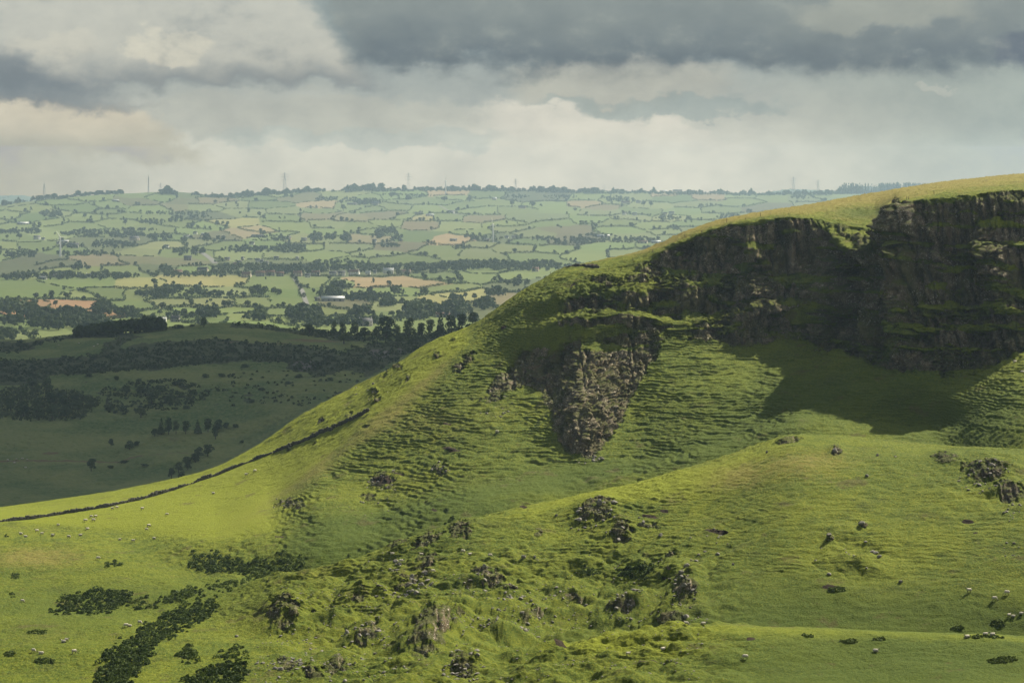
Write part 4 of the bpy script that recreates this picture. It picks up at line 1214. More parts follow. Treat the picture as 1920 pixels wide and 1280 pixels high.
def hidden(px, py):
    """spot of the valley that the moor ridge or the near hill covers"""
    ridge = np.interp(px, [0, 140, 250, 320, 450, 520, 600, 700, 830, 905, 950, 1000, 1050, 1120, 1200, 1240, 1290, 1350, 1420, 1500, 1600, 1700, 1800],
                      [642, 629, 624, 615, 608, 615, 624, 633, 625, 612, 576, 541, 510, 493, 477, 462, 438, 418, 404, 391, 373, 356, 341])
    return py > ridge + 6


HEDGE_TREES = hedges()


# ------------------------------------------------------------------ woods that read as one mass, and trees that stand alone
RIDGE_WOODS = [  # polyline, rows, tree height m, label
    ([(6, 384), (40, 378), (80, 372), (120, 370), (150, 366), (190, 363), (231, 362)], 2, 9, 'dark belt of trees along the left skyline', 150),
    ([(301, 361.5), (318, 360.5), (333, 362)], 3, 11, 'domed dark copse alone on the skyline', 60),
    ([(359, 365), (380, 366)], 1, 6, 'short row of low trees on the skyline', 14),
    ([(385, 368), (428, 369)], 2, 7, 'scrubby trees in the skyline dip', 36),
    ([(430, 369), (480, 364), (530, 361), (580, 357), (610, 356)], 3, 9, 'long wood rising along the skyline below the first pylon', 190),
    ([(622, 359), (652, 356)], 1, 7, 'small thin wood in the skyline dip', 22),
    ([(650, 357), (682, 355), (716, 356)], 3, 13, 'rounded high wood on the skyline', 90),
    ([(716, 357), (752, 356)], 2, 9, 'low trees joining two skyline woods', 36),
    ([(756, 356), (800, 355), (860, 355), (920, 356), (990, 357), (1065, 359), (1122, 361)], 3, 11, 'long ragged treeline on the middle skyline', 330),
    ([(1122, 361), (1200, 361), (1280, 363), (1350, 363), (1420, 364), (1500, 364), (1562, 364)], 2, 10, 'ragged treeline continuing on the far skyline', 250),
]
WOODS = [  # centre px, py, half width, half height px, tree height m, count, label
    (97, 402, 21, 5, 11, 70, 'dense dark copse on the upper pasture'),
    (690, 380, 28, 4, 13, 70, 'dark hillside wood above the farm'), (655, 374, 16, 4, 10, 26, 'scrubby copse below the skyline dip'), (612, 373, 22, 4, 10, 40, 'hanging wood below the long skyline wood'),
    (735, 366, 20, 3, 9, 34, 'low wood under the second pylon'), (785, 367, 26, 2.5, 8, 36, 'thin wood below the ridge farms'), (1050, 369, 32, 4, 9, 50, 'pale wood under the middle ridge'),
    (965, 369, 28, 3, 9, 36, 'low wood below the ridge scrub'), (1158, 374, 24, 5, 11, 55, 'dark wood behind the brick farm'), (1400, 366, 30, 2, 8, 26, 'shelter belt below the far skyline'),
    (1505, 370, 22, 3, 10, 34, 'round copse below the pair of pylons'), (1330, 386, 26, 2.5, 8, 22, 'scattered scrub wood on the far slope'), (1370, 408, 26, 6, 10, 46, 'wood beside the hill crest'),
    (1253, 409, 24, 3.5, 9, 32, 'wood in front of the white farm'), (1290, 412, 10, 5, 10, 10, 'narrow wood left of the crest'), (1262, 428, 12, 4, 9, 12, 'small copse in the far meadow'),
    (40, 434, 44, 5, 9, 70, 'dark belt of trees beyond the white cottage'), (150, 437, 60, 4, 9, 60, 'broken belt of trees beyond the turbine'), (165, 441, 12, 4, 10, 14, 'round clump over the turbine belt'),
    (238, 441, 34, 5, 10, 64, 'broad wood above the cream house'), (250, 432, 50, 2.5, 8, 34, 'thin belt below the smooth pastures'), (300, 400, 30, 2.5, 8, 30, 'hillside belt of thorn trees'), (352, 401, 38, 2.8, 8, 36, 'second hillside belt of thorn trees'),
    (288, 417, 24, 4, 9, 30, 'bushy wood on the left slope'), (330, 411, 18, 5, 10, 24, 'dark wood above the left farms'), (380, 407, 24, 3, 7, 18, 'open scrub below the rough pasture'), (300, 445, 26, 5, 10, 36, 'wood behind the white sheds'),
    (345, 450, 8, 4, 10, 8, 'clump beside the white sheds'), (385, 447, 10, 6, 11, 14, 'tall clump beside the tan strips'), (130, 461, 22, 5, 9, 30, 'trees round the turbine houses'),
    (210, 459, 44, 6, 10, 76, 'spreading wood below the cream house'), (30, 478, 40, 6, 9, 46, 'dark trees at the left edge of the moor'), (160, 477, 70, 3, 8, 50, 'trees along the upper edge of the dark moor'),
    (365, 472, 22, 6, 11, 22, 'conifer clump by the cream bungalow'), (335, 474, 16, 5, 10, 14, 'clump left of the conifers'), (462, 468, 50, 5, 9, 70, 'long wood above the village meadow'), (545, 466, 36, 7, 10, 64, 'wood right of the barns'),
    (510, 446, 34, 5, 9, 36, 'trees round the grey barns'), (592, 446, 14, 6, 13, 24, 'first of three dark copses'), (618, 447, 12, 5, 12, 16, 'middle one of three dark copses'), (649, 446, 11, 6, 12, 20, 'last of three dark copses'),
    (726, 436, 22, 4, 11, 28, 'copse above the white houses'), (708, 443, 10, 5, 11, 12, 'tall clump left of the white houses'), (745, 447, 10, 6, 10, 12, 'clump right of the white houses'), (892, 445, 22, 5, 10, 34, 'wood left of the middle turbine'),
    (930, 447, 12, 3, 8, 12, 'trees at the foot of the middle turbine'), (862, 465, 14, 3, 8, 18, 'dark hedged block in the pale meadows'), (730, 462, 20, 2.5, 9, 22, 'slanting belt of trees'), (1020, 449, 24, 3, 8, 22, 'trees on the lane right of the turbine'),
    (1080, 453, 40, 5, 10, 70, 'wood behind the hill crest'), (1180, 451, 60, 4, 9, 66, 'wood around the pale barns'), (1120, 443, 40, 3, 8, 30, 'thin trees beyond the white sheds'),
    (470, 502, 70, 6, 9, 110, 'village trees on the left'), (550, 507, 60, 7, 10, 120, 'village trees behind the terraces'), (600, 503, 46, 6, 9, 70, 'village trees above the lane'), (690, 504, 62, 6, 10, 110, 'trees behind the village houses'),
    (780, 503, 48, 6, 10, 80, 'trees at the end of the village'), (860, 501, 46, 6, 12, 90, 'dark wood below the big meadow'), (930, 500, 46, 6, 12, 84, 'rounded wood right of the big meadow'), (1010, 500, 46, 7, 11, 70, 'wood meeting the hill crest'),
    (640, 494, 60, 3, 8, 44, 'low trees above the village'), (410, 515, 40, 4, 8, 44, 'trees above the yellow fields'), (330, 516, 50, 4, 8, 46, 'low trees round the cream cottage'), (200, 520, 60, 4, 9, 56, 'trees along the left village road'),
    (40, 521, 44, 4, 10, 46, 'dark trees round the left farm'), (120, 520, 40, 4, 10, 40, 'dark trees beside the left farm'), (150, 503, 20, 4, 10, 14, 'clump in the left meadows'), (310, 507, 14, 6, 11, 16, 'tall clump above the cream cottage'),
    (30, 578, 44, 10, 11, 80, 'dark wood left of the ploughed field'), (70, 592, 40, 8, 11, 60, 'dark wood below the ploughed field'), (130, 592, 34, 6, 11, 46, 'wood cutting into the ploughed field'), (195, 582, 28, 8, 11, 50, 'rounded wood right of the ploughed field'),
    (110, 609, 56, 8, 11, 90, 'lower wood in the left valley'), (170, 606, 44, 8, 11, 70, 'hazy wood behind the dark copse'), (240, 590, 22, 6, 10, 28, 'wood right of the brown strip'), (20, 604, 26, 5, 10, 24, 'clump at the left valley edge'), (10, 632, 20, 6, 10, 18, 'clump at the moor edge'),
    (290, 553, 36, 5, 9, 48, 'tree belt between the left fields'), (325, 544, 20, 6, 10, 26, 'oval clump below the yellow field'), (365, 549, 16, 5, 10, 16, 'clump in the hedge below the yellow field'), (405, 554, 40, 3, 8, 34, 'overgrown hedge below the yellow fields'),
    (485, 548, 16, 6, 10, 20, 'dark clump in the green fields'), (520, 551, 12, 4, 10, 10, 'small clump left of the grey lane'), (345, 594, 16, 5, 9, 16, 'clump behind the grey farm'), (392, 590, 22, 7, 11, 34, 'broad clump in the lower fields'), (480, 597, 30, 4, 9, 30, 'lower hedge wood'),
    (488, 590, 10, 8, 11, 14, 'upright clump in the lower fields'), (570, 590, 34, 12, 12, 90, 'large dark wood at the end of the lane'), (620, 555, 26, 4, 11, 30, 'trees behind the long farm shed'), (640, 540, 16, 5, 11, 20, 'upright trees in the green field'),
    (690, 558, 46, 6, 9, 70, 'scrub wood right of the farm shed'), (745, 548, 14, 4, 9, 12, 'small thorn clump on the pasture edge'), (725, 568, 20, 6, 10, 24, 'clump beyond the terraced strips'), (680, 587, 18, 7, 11, 26, 'clump among the narrow strips'),
    (790, 583, 32, 12, 13, 80, 'tall wood at the hill foot'), (845, 583, 40, 9, 12, 80, 'broad wood at the hill foot'), (760, 596, 50, 5, 8, 50, 'low scrub behind the moor trees'), (910, 573, 24, 7, 10, 40, 'wood against the hill edge'), (855, 560, 14, 4, 8, 14, 'clump on the dry pasture'),
    (930, 549, 22, 5, 8, 30, 'scrub against the hill edge'), (680, 605, 60, 5, 9, 50, 'scrub round the big grey house'), (600, 607, 36, 5, 9, 36, 'trees below the large dark wood'), (970, 531, 24, 5, 8, 34, 'scrub left of the hill shoulder'),
]


def stuff_wood(name, pts, hts, label, rng, cone=False):
    parts, tr = [], []
    src = SMALLCONE if cone else SMALL
    for (P, h) in zip(pts, hts):
        w = h * (0.42 if cone else rng.uniform(0.75, 1.1))
        h *= 1.3
        w *= 1.3
        parts.append(place(src[rng.randint(len(src))], P.x, P.y, P.z - 0.4, w, h, rng.uniform(0, 6.28)))
    v, q = join(parts)
    o = link(name, mesh_np(name, v, q, M_LEAF))
    tag(o, label, 'wood', kind='stuff')


def woods():
    rng = np.random.RandomState(8)
    for line, rows, h, label, n in RIDGE_WOODS:
        h *= 1.45; n = int(n * 1.7)
        a = np.array(line)
        L = np.concatenate([[0], np.cumsum(np.hypot(*np.diff(a, axis=0).T))])
        pts, hts = [], []
        for k in range(n):
            s = rng.uniform(0, L[-1])
            px = np.interp(s, L, a[:, 0]); py = np.interp(s, L, a[:, 1]) + rng.uniform(-0.5, 1.2 * rows) + 1.0
            env = 0.72 + 0.5 * n2(np.float32(px / 13.0), np.float32(3.7 + rows)) + 0.22 * n2(np.float32(px / 4.0), np.float32(1.7))
            pts.append(vpoint(px, py)); hts.append(max(3.0, h * env * rng.uniform(0.8, 1.15)))
        stuff_wood('wood', pts, hts, label, rng)
    for cx, cy, rx, ry, h, n, label in WOODS:
        pts, hts = [], []
        for k in range(n):
            a = rng.uniform(0, 6.28); r = math.sqrt(rng.rand())
            px, py = cx + rx * r * math.cos(a), cy + ry * r * math.sin(a) + ry * 0.4
            if hidden(px, py - 8):
                continue
            P = vpoint(px, py)
            pts.append(P); hts.append(h * rng.uniform(0.6, 1.1) * (1 - 0.25 * r))
        if pts:
            stuff_wood('wood', pts, hts, label, rng)
    pts, hts = [], []
    for k in range(620):
        px = rng.uniform(1561, 1800); py = 363 - (px - 1561) * 0.012 + rng.uniform(-0.4, 1.5)
        pts.append(vpoint(px, py)); hts.append(rng.uniform(23, 29) * sstep(px, 1552, 1585))
    stuff_wood('conifer_plantation', pts, hts, 'dark conifer plantation with a level top behind the hill crest', rng, True)
    # the dark copse on the moor ridge
    pts, hts = [], []
    for k in range(240):
        px = rng.uniform(138, 311); top = np.interp(px, [138, 150, 200, 260, 300, 311], [.5, .8, .95, 1.1, .95, .5])
        P = moor.at(px, np.interp(px, [138, 200, 311], [630, 626, 616]) + rng.uniform(-1, 4))
        pts.append(P); hts.append(7.5 * top * rng.uniform(0.7, 1.1))
    stuff_wood('wood', pts, hts, 'dark low copse on the shaded moor ridge', rng)


woods()


# ------------------------------------------------------------------ single trees in the valley
def tree_mesh(crown, trunk, leaf):
    v, q = join([crown, trunk])
    me = mesh_np('tree', v, q, leaf)
    me.materials.append(M_BARK)
    mi = np.zeros(len(q), np.int32); mi[len(crown[1]):] = 1
    me.polygons.foreach_set('material_index', mi)
    return me


VTREES = [(470, 372, 9), (480, 380, 11), (443, 384, 6), (424, 387, 5), (446, 388, 5), (450, 402, 5), (466, 400, 9), (486, 406, 8), (494, 412, 8), (524, 411, 5), (534, 411, 5), (407, 425, 13), (427, 424, 8), (547, 372, 9), (563, 397, 6),
          (47, 398, 7), (58, 395, 6), (159, 410, 11), (170, 411, 6), (191, 411, 6), (144, 402, 5), (120, 417, 7), (86, 413, 5), (36, 449, 14), (13, 448, 9), (235, 422, 12), (765, 378, 13), (834, 379, 13), (640, 384, 11), (644, 396, 13), (582, 393, 7),
          (880, 379, 13), (960, 389, 15), (998, 392, 16), (1014, 389, 6), (950, 420, 6), (1063, 402, 5), (1078, 397, 9), (970, 420, 4), (1046, 428, 7), (1052, 428, 4), (1207, 388, 13), (1220, 388, 13), (1116, 432, 6), (1186, 378, 9),
          (68, 562, 16), (97, 561, 20), (35, 561, 9), (104, 575, 14), (68, 574, 14), (132, 555, 9), (120, 546, 7), (238, 520, 14), (213, 520, 12), (289, 537, 17), (265, 555, 8), (283, 556, 10), (395, 567, 9), (388, 571, 8), (400, 577, 12), (299, 591, 12),
          (384, 589, 12), (430, 556, 10), (455, 558, 9), (501, 585, 9), (543, 580, 12), (570, 556, 8), (577, 541, 9), (588, 549, 8), (621, 548, 15), (603, 546, 11), (650, 546, 15), (672, 538, 6), (700, 531, 9), (780, 514, 8), (792, 520, 8), (838, 525, 7), (851, 530, 9),
          (755, 553, 6), (720, 560, 13), (731, 560, 9), (780, 555, 8), (786, 557, 7), (862, 521, 7), (873, 559, 13), (890, 562, 14), (925, 566, 11), (660, 590, 11), (682, 590, 15), (700, 590, 11), (650, 598, 12), (974, 527, 14), (820, 585, 14), (765, 600, 8),
          (935, 498, 9), (880, 497, 11), (915, 498, 12), (850, 499, 9), (700, 503, 11), (735, 505, 10), (505, 519, 10), (448, 521, 8), (498, 524, 5), (180, 586, 14), (250, 600, 15), (206, 592, 11), (88, 605, 14), (28, 612, 10), (45, 632, 9), (8, 612, 12), (22, 628, 9)]


def valley_trees():
    rng = np.random.RandomState(31)
    protos = [tree_mesh(CROWNS[i % 6], TRUNKS[i % 4], M_LEAF) for i in range(6)]
    todo = []
    for px, py, h in VTREES:
        P = vpoint(px, py)
        todo.append((h * P.y / F * F / P.y, px, py, P, h * P.y / F * 1.05))          # authored height in sight px -> metres
    for px, py, P, i, j in HEDGE_TREES:
        h = rng.uniform(5, 10.5)
        todo.append((h * F / P.y, px, py, P, h))
    todo.sort(key=lambda e: -e[0])
    rest_p, rest_h = [], []
    for n, (s, px, py, P, h) in enumerate(todo):
        if hidden(px, py - s):
            continue
        if n >= 296:
            rest_p.append(P); rest_h.append(h)
            continue
        o = link('tree', protos[rng.randint(6)])
        w = h * rng.uniform(0.85, 1.25)
        o.location = (P.x, P.y, P.z - 0.2); o.scale = (w, w, h); o.rotation_euler = (0, 0, rng.uniform(0, 6.28))
        size = ROUND[int(np.clip((s - 5) / 3, 0, 4))]
        shp = 'spreading' if w > 1.1 * h else ('slim' if w < 0.95 * h else 'round')
        tag(o, uniq(f'{size} {shp} tree ' + where(px, py, VMARKS, 2.5), f'{size} {shp} tree ' + where(px, py, VMARKS, 2.5, True), f'lone {size} {shp} tree ' + where(px, py, VMARKS, 2.5), f'{shp} {size} tree standing ' + where(px, py, VMARKS, 2.5)), 'tree', 'trees standing in the valley hedges')
    if rest_p:
        stuff_wood('hedgerow_trees', rest_p, rest_h, 'many tiny distant trees dotted along the valley hedges', rng)


valley_trees()


# ------------------------------------------------------------------ houses and barns
def house_arrays(w, d, h, pitch):
    """walls with gables, roof slab with overhang, two chimneys, windows and a door: lists of (v, q)"""
    r = d / 2 * pitch
    v = np.array([(-w/2, -d/2, -1), (w/2, -d/2, -1), (w/2, d/2, -1), (-w/2, d/2, -1), (-w/2, -d/2, h), (w/2, -d/2, h), (w/2, d/2, h), (-w/2, d/2, h), (-w/2, 0, h + r), (w/2, 0, h + r)], float)
    wallq = np.array([[0, 1, 5, 4], [2, 3, 7, 6], [1, 2, 6, 5], [3, 0, 4, 7]], np.int32)
    wt = np.array([[5, 6, 9], [7, 4, 8]], np.int32)
    e = 0.35; t = 0.18
    rv, rq = [], []
    for s in (-1, 1):
        a = np.array([(-w/2 - e, s * (d/2 + e), h - e * pitch), (w/2 + e, s * (d/2 + e), h - e * pitch), (w/2 + e, 0, h + r), (-w/2 - e, 0, h + r)], float)
        b = a + [0, 0, t]
        vv = np.concatenate([a, b])
        rv.append((vv, np.array([[4, 5, 6, 7], [3, 2, 1, 0], [0, 1, 5, 4], [1, 2, 6, 5], [3, 0, 4, 7]], np.int32)))
    return (v, [wallq, wt]), join(rv), r


def house(px, py, wpx, wall, roof, kind='house', label=None, rot=None, chim=True, low=False, rng=np.random.RandomState(4)):
    P = vpoint(px, py)
    w = wpx * P.y / F
    d = min(max(5.5, w * 0.5), 11 if kind == 'barn' else 7.5)
    h = 2.6 if low else (3.2 if kind == 'barn' else min(5.0, max(2.6, w * 0.42)))
    (v, wq), (rv, rq), r = house_arrays(w, d, h, 0.42 if kind == 'barn' else 0.85)
    name = 'barn' if kind == 'barn' else 'house'
    root = empty(name, P, rng.uniform(-0.5, 0.5) if rot is None else rot)
    link('wall', mesh_np('wall', v, wq, wall), root)
    ro = link('roof', mesh_np('roof', rv, rq, roof), root)
    if chim:
        for s in (-1, 1):
            cv, cq = box((s * (w / 2 - 0.5), 0, h + r + 0.3), (0.8, 0.7, 1.6))
            link('chimney', mesh_np('chimney', cv, cq, wall), ro)
    n = max(2, int(w / 3.2))
    for k in range(n):
        x = -w / 2 + (k + 0.5) * w / n
        if kind == 'barn':
            if k % 2 == 0:
                bv, bq = box((x, -d / 2 - 0.02, 1.3), (2.2, 0.1, 2.5))
                link('door', mesh_np('door', bv, bq, M_SLATE), root)
        else:
            for z in ([1.3] if h < 3.6 else [1.2, 3.6]):
                bv, bq = box((x, -d / 2 - 0.01, z), (1.0, 0.08, 1.2))
                link('window', mesh_np('window', bv, bq, M_GLASS), root)
    tag(root, label, 'barn' if kind == 'barn' else 'house', 'houses and farms of the valley')


def houses():
    W, Cr, G, S, T, Sh = M_WHITE, M_CREAM, M_GREYWALL, M_SLATE, M_TILE, M_SHEETROOF
    L = [
        (69, 449, 12, W, S, 'house', 'white cottage with a dark roof on the left slope'), (81, 450, 6, W, S, 'house', 'tiny white outhouse beside the slope cottage'), (43, 421, 22, G, Sh, 'barn', 'long pale metal barn below the ridge pastures'),
        (121, 455, 15, Cr, Sh, 'barn', 'pale barn behind the large turbine'), (139, 464, 17, W, S, 'house', 'white house with long grey roof right of the turbine'), (109, 458, 5, W, S, 'house', 'tiny white hut at the turbine blades'), (252, 451, 18, Cr, S, 'house', 'cream house under the broad left wood'),
        (80, 524, 15, G, Sh, 'barn', 'pale farm barn at the left wood'), (100, 520, 12, G, S, 'barn', 'dark roofed barn at the left farm'), (114, 519, 9, G, S, 'barn', 'second dark barn at the left farm'), (166, 520, 9, W, S, 'house', 'small white house above the green fields'), (192, 520, 8, Cr, T, 'house', 'small brown house by the left road'),
        (334, 515, 15, Cr, T, 'house', 'cream cottage above the yellow field'), (350, 445, 12, W, S, 'barn', 'white shed left of the tall clump'), (366, 439, 7, W, S, 'house', 'small white gable above the sheds'), (382, 441, 10, W, Sh, 'barn', 'bright white roofed shed'), (419, 447, 7, W, S, 'house', 'lone white cottage below the tan strips'),
        (312, 465, 9, W, S, 'house', 'white bungalow by the conifer clump'), (484, 445, 26, G, S, 'barn', 'long grey barns right of the tan strips'), (541, 449, 9, Cr, S, 'house', 'cream house in the right barns wood'), (472, 459, 9, W, S, 'house', 'white house in the long wood'), (570, 452, 10, G, S, 'house', 'grey house left of the dark copses'),
        (426, 489, 10, Cr, S, 'house', 'cream house at the upper village edge'), (449, 494, 7, W, S, 'house', 'white gable left in the upper village'), (441, 498, 6, Cr, T, 'house', 'small tan house in the upper village'), (455, 487, 4, W, S, 'house', 'slim white gable high in the village'), (483, 491, 9, W, S, 'house', 'white house high in the village'),
        (491, 493, 6, W, S, 'house', 'white cottage beside the high village house'), (500, 496, 6, W, S, 'house', 'white cottage right in the upper village'), (466, 499, 9, W, S, 'house', 'white bungalow in the middle of the village'), (518, 487, 9, W, S, 'house', 'white house among the village trees'), (557, 487, 5, W, S, 'house', 'tiny white house among village trees'),
        (352, 488, 14, G, S, 'house', 'grey house left of the village'), (380, 511, 20, Cr, S, 'house', 'cream terrace left of the village'), (462, 520, 17, Cr, T, 'house', 'cream gabled house above the hedge corner'), (488, 518, 17, G, T, 'house', 'brown roofed terrace, first in the row'), (507, 517, 17, G, T, 'house', 'brown roofed terrace, second in the row'),
        (525, 518, 14, G, T, 'house', 'brown roofed terrace at the end of the row'), (558, 518, 16, Cr, T, 'house', 'red roofed bungalow at the top of the lane'), (577, 520, 10, W, S, 'house', 'white house right of the lane top'), (592, 517, 15, Cr, T, 'house', 'terracotta roofed house near the lane'), (624, 517, 13, W, S, 'house', 'white cottage in the right village row'),
        (640, 517, 14, W, S, 'house', 'white house with a wide dark roof'), (664, 516, 19, W, T, 'house', 'white house with brown roof'), (690, 515, 9, W, Sh, 'house', 'bright white bungalow right in the village'), (703, 513, 6, W, S, 'house', 'tiny white cottage right in the village'), (728, 513, 19, W, Sh, 'house', 'wide white house at the village end'),
        (760, 512, 20, Cr, T, 'barn', 'pinkish long barn past the village end'), (595, 564, 10, Cr, S, 'barn', 'cream gable beside the long farm shed'), (624, 564, 43, G, Sh, 'barn', 'long grey farm shed in the middle fields'), (685, 611, 25, G, S, 'house', 'big grey gabled house at the hill foot'), (757, 583, 6, W, S, 'house', 'tiny white house at the tall wood'),
        (830, 594, 26, Cr, T, 'barn', 'long brown roofed barn near the hill edge'), (858, 592, 17, G, S, 'house', 'grey house near the hill edge'), (303, 603, 18, W, Sh, 'barn', 'low white shed behind the moor copse'), (329, 603, 16, G, S, 'house', 'grey farmhouse behind the moor ridge'),
        (846, 400, 13, W, S, 'house', 'white farmhouse on the hillside lane'), (806, 405, 15, W, Sh, 'barn', 'white roofed shed left of the lane'), (785, 402, 14, G, S, 'barn', 'grey shed left of the white roofed shed'), (979, 391, 14, Cr, S, 'house', 'cream farm between two round trees'), (927, 375, 9, Cr, Sh, 'house', 'cream gable below the ridge scrub'),
        (660, 384, 18, G, S, 'barn', 'faded long barn below the hillside wood'), (704, 384, 12, G, S, 'house', 'grey house below the hillside wood'), (787, 355, 10, Cr, S, 'house', 'cream house in the ridge trees'), (858, 355, 14, Cr, S, 'barn', 'brown barn in the ridge trees'), (892, 357, 12, W, Sh, 'barn', 'pale shed in the ridge trees'),
        (912, 358, 10, Cr, S, 'house', 'cream house right in the ridge trees'), (1173, 382, 17, Cr, T, 'house', 'brick farm below the far wood'), (1197, 381, 9, W, S, 'house', 'white gable right of the brick farm'), (1270, 359, 17, Cr, S, 'house', 'cream house on the far skyline'), (1246, 357, 9, W, Sh, 'barn', 'white shed on the far skyline'),
        (1170, 403, 8, W, S, 'house', 'white cottage left in the far row'), (1190, 404, 9, W, S, 'house', 'white cottage right in the far row'), (1259, 402, 10, W, S, 'house', 'white farm behind the far wood'), (1247, 403, 8, Cr, S, 'house', 'cream house beside the white far farm'), (1131, 445, 24, G, Sh, 'barn', 'long white shed beyond the hill crest'),
        (1205, 456, 18, Cr, T, 'barn', 'tan barn touching the hill crest'), (1230, 456, 18, G, Sh, 'barn', 'pale barn touching the hill crest'), (950, 447, 7, W, S, 'house', 'white house right of the middle turbine'), (963, 447, 7, W, S, 'house', 'white house in the row right of the turbine'), (913, 452, 11, Cr, S, 'barn', 'cream barn at the foot of the middle turbine'),
        (892, 449, 9, G, S, 'house', 'grey gable in the wood left of the turbine'), (850, 452, 13, G, S, 'barn', 'grey barn at the tan field corner'), (702, 454, 8, W, S, 'house', 'white gable under the copse'), (752, 453, 6, Cr, S, 'house', 'cream gable right of the copse'), (1004, 509, 12, Cr, T, 'house', 'pinkish house in the crest wood'),
        (217, 378, 12, G, Sh, 'barn', 'faded shed on the left ridge shoulder')]
    for px, py, w, wall, roof, kind, label in L:
        house(px, py, w, wall, roof, kind, label)


houses()


# ------------------------------------------------------------------ lanes
def lane(pts, width, label):
    fine = []
    for a, b in zip(pts[:-1], pts[1:]):
        for t in np.linspace(0, 1, 9)[:-1]:
            fine.append((a[0] + (b[0] - a[0]) * t, a[1] + (b[1] - a[1]) * t))
    fine.append(pts[-1])
    P = [vpoint(*p) for p in fine]
    v = []
    for i, p in enumerate(P):
        d = P[min(i + 1, len(P) - 1)] - P[max(i - 1, 0)]; d.z = 0; d.normalize()
        s = Vector((-d.y, d.x, 0)) * width / 2
        for k in (-1, 1):
            q = p + s * k
            v.append((q.x, q.y, max(p.z, valley.height(q.x, q.y)) + 0.45))
    n = len(P)
    q = np.array([[2 * i, 2 * i + 1, 2 * i + 3, 2 * i + 2] for i in range(n - 1)], np.int32)
    o = link('lane', mesh_np('lane', np.array(v), q, M_LANE))
    tag(o, label, 'lane', kind='structure')


lane([(549, 518), (555, 527), (562, 537), (568, 548), (571, 559), (576, 572)], 5.5, 'straight grey lane climbing to the village')
lane([(822, 384), (832, 390), (842, 396), (852, 401), (868, 403)], 6.0, 'pale lane down to the white hillside farm')
lane([(372, 471), (385, 478), (396, 486), (404, 494)], 9.0, 'grey track beside the village meadow')


# ------------------------------------------------------------------ wind turbines
def turbine(px, py, hub_px, blade_px, ang, yaw, label):
    P = vpoint(px, py)
    k = P.y / F
    H = (py - hub_px) * k; B = blade_px * k
    root = empty('wind_turbine', (P.x, P.y, P.z - 0.5), 0)
    v, q = tube((0, 0, 0), (0, 0, H + 0.5), H * 0.052, H * 0.034, 14)
    link('tower', mesh_np('tower', v, q, M_TURBINE, False), root)
    ny, nx = math.cos(yaw), math.sin(yaw)
    v, q = join([tube((nx * H * .05, ny * H * .05, H + .5), (-nx * H * .04, -ny * H * .04, H + .5), H * .032, H * .030, 10)])
    link('nacelle', mesh_np('nacelle', v, q, M_TURBINE), root)
    hub = np.array((-nx * H * .055, -ny * H * .055, H + .5))
    hv, hq = tube(hub + np.array((nx, ny, 0)) * H * .018, hub - np.array((nx, ny, 0)) * H * .018, H * .026, H * .012, 10)
    rot = link('hub', mesh_np('hub', hv, hq, M_TURBINE), root)
    side = np.array((ny, -nx, 0)); upv = np.array((0, 0, 1.0)); fw = np.array((nx, ny, 0))
    for t in range(3):
        a = math.radians(ang + 120 * t)
        d = side * math.sin(a) + upv * math.cos(a)
        e = side * math.cos(a) - upv * math.sin(a)
        st = [(0.02, .020), (.12, .040), (.25, .050), (.6, .034), (1.0, .010)]
        bv = []
        for s, c in st:
            o = hub + d * B * s
            cw = c * B * 2.1; th = cw * 0.30
            bv += [o - e * cw * .35, o + fw * th, o + e * cw * .65, o - fw * th]
        n = len(st)
        bq = [[4 * i + j, 4 * i + (j + 1) % 4, 4 * i + 4 + (j + 1) % 4, 4 * i + 4 + j] for i in range(n - 1) for j in range(4)] + [[0, 3, 2, 1], [4 * n - 4, 4 * n - 3, 4 * n - 2, 4 * n - 1]]
        link('blade', mesh_np('blade', np.array(bv), np.array(bq, np.int32), M_TURBINE), root)
    tag(root, label, 'wind turbine', 'wind turbines in the valley')


turbine(113, 481, 444.8, 13.5, -30, 0.12, 'largest white wind turbine, standing at the dark moor edge')
turbine(924.5, 454, 420.6, 12.5, -8, 0.75, 'white wind turbine among the pale middle fields')
turbine(835.5, 365, 339.4, 12.5, 20, 1.15, 'white wind turbine on the far ridge among trees')


# ------------------------------------------------------------------ pylons and masts
def lattice(base, top, H, n, r):
    """four-legged lattice tower: legs, rings and cross braces"""
    parts = []
    lv = [(i / n) for i in range(n + 1)]
    c = lambda t, i: np.array(((base * (1 - t) + top * t) * (1 if i in (1, 2) else -1), (base * (1 - t) + top * t) * (1 if i in (2, 3) else -1), H * t))
    for i in range(4):
        for a, b in zip(lv[:-1], lv[1:]):
            parts.append(tube(c(a, i), c(b, i), r, r, 4))
            parts.append(tube(c(a, i), c(b, (i + 1) % 4), r * .6, r * .6, 4))
            parts.append(tube(c(b, i), c(b, (i + 1) % 4), r * .6, r * .6, 4))
    return join(parts)


def pylon(px, py, top_px, label):
    P = vpoint(px, py)
    H = (py - top_px) * P.y / F
    root = empty('pylon', (P.x, P.y, P.z - 0.3), random.uniform(-.3, .3))
    v, q = lattice(H * .085, H * .012, H, 8, H * .006)
    link('tower', mesh_np('tower', v, q, M_STEEL), root)
    for z, w in ((.62, .17), (.76, .22), (.90, .15)):
        parts = []
        for s in (-1, 1):
            parts.append(tube((0, 0, H * z), (s * H * w, 0, H * z), H * .007, H * .004, 4))
            parts.append(tube((0, 0, H * (z + .05)), (s * H * w, 0, H * z), H * .005, H * .004, 4))
            parts.append(tube((s * H * w, 0, H * z), (s * H * w, 0, H * (z - .05)), H * .005, H * .005, 4))
        v, q = join(parts)
        link('crossarm', mesh_np('crossarm', v, q, M_STEEL), root)
    tag(root, label, 'pylon', 'electricity pylons on the skyline')


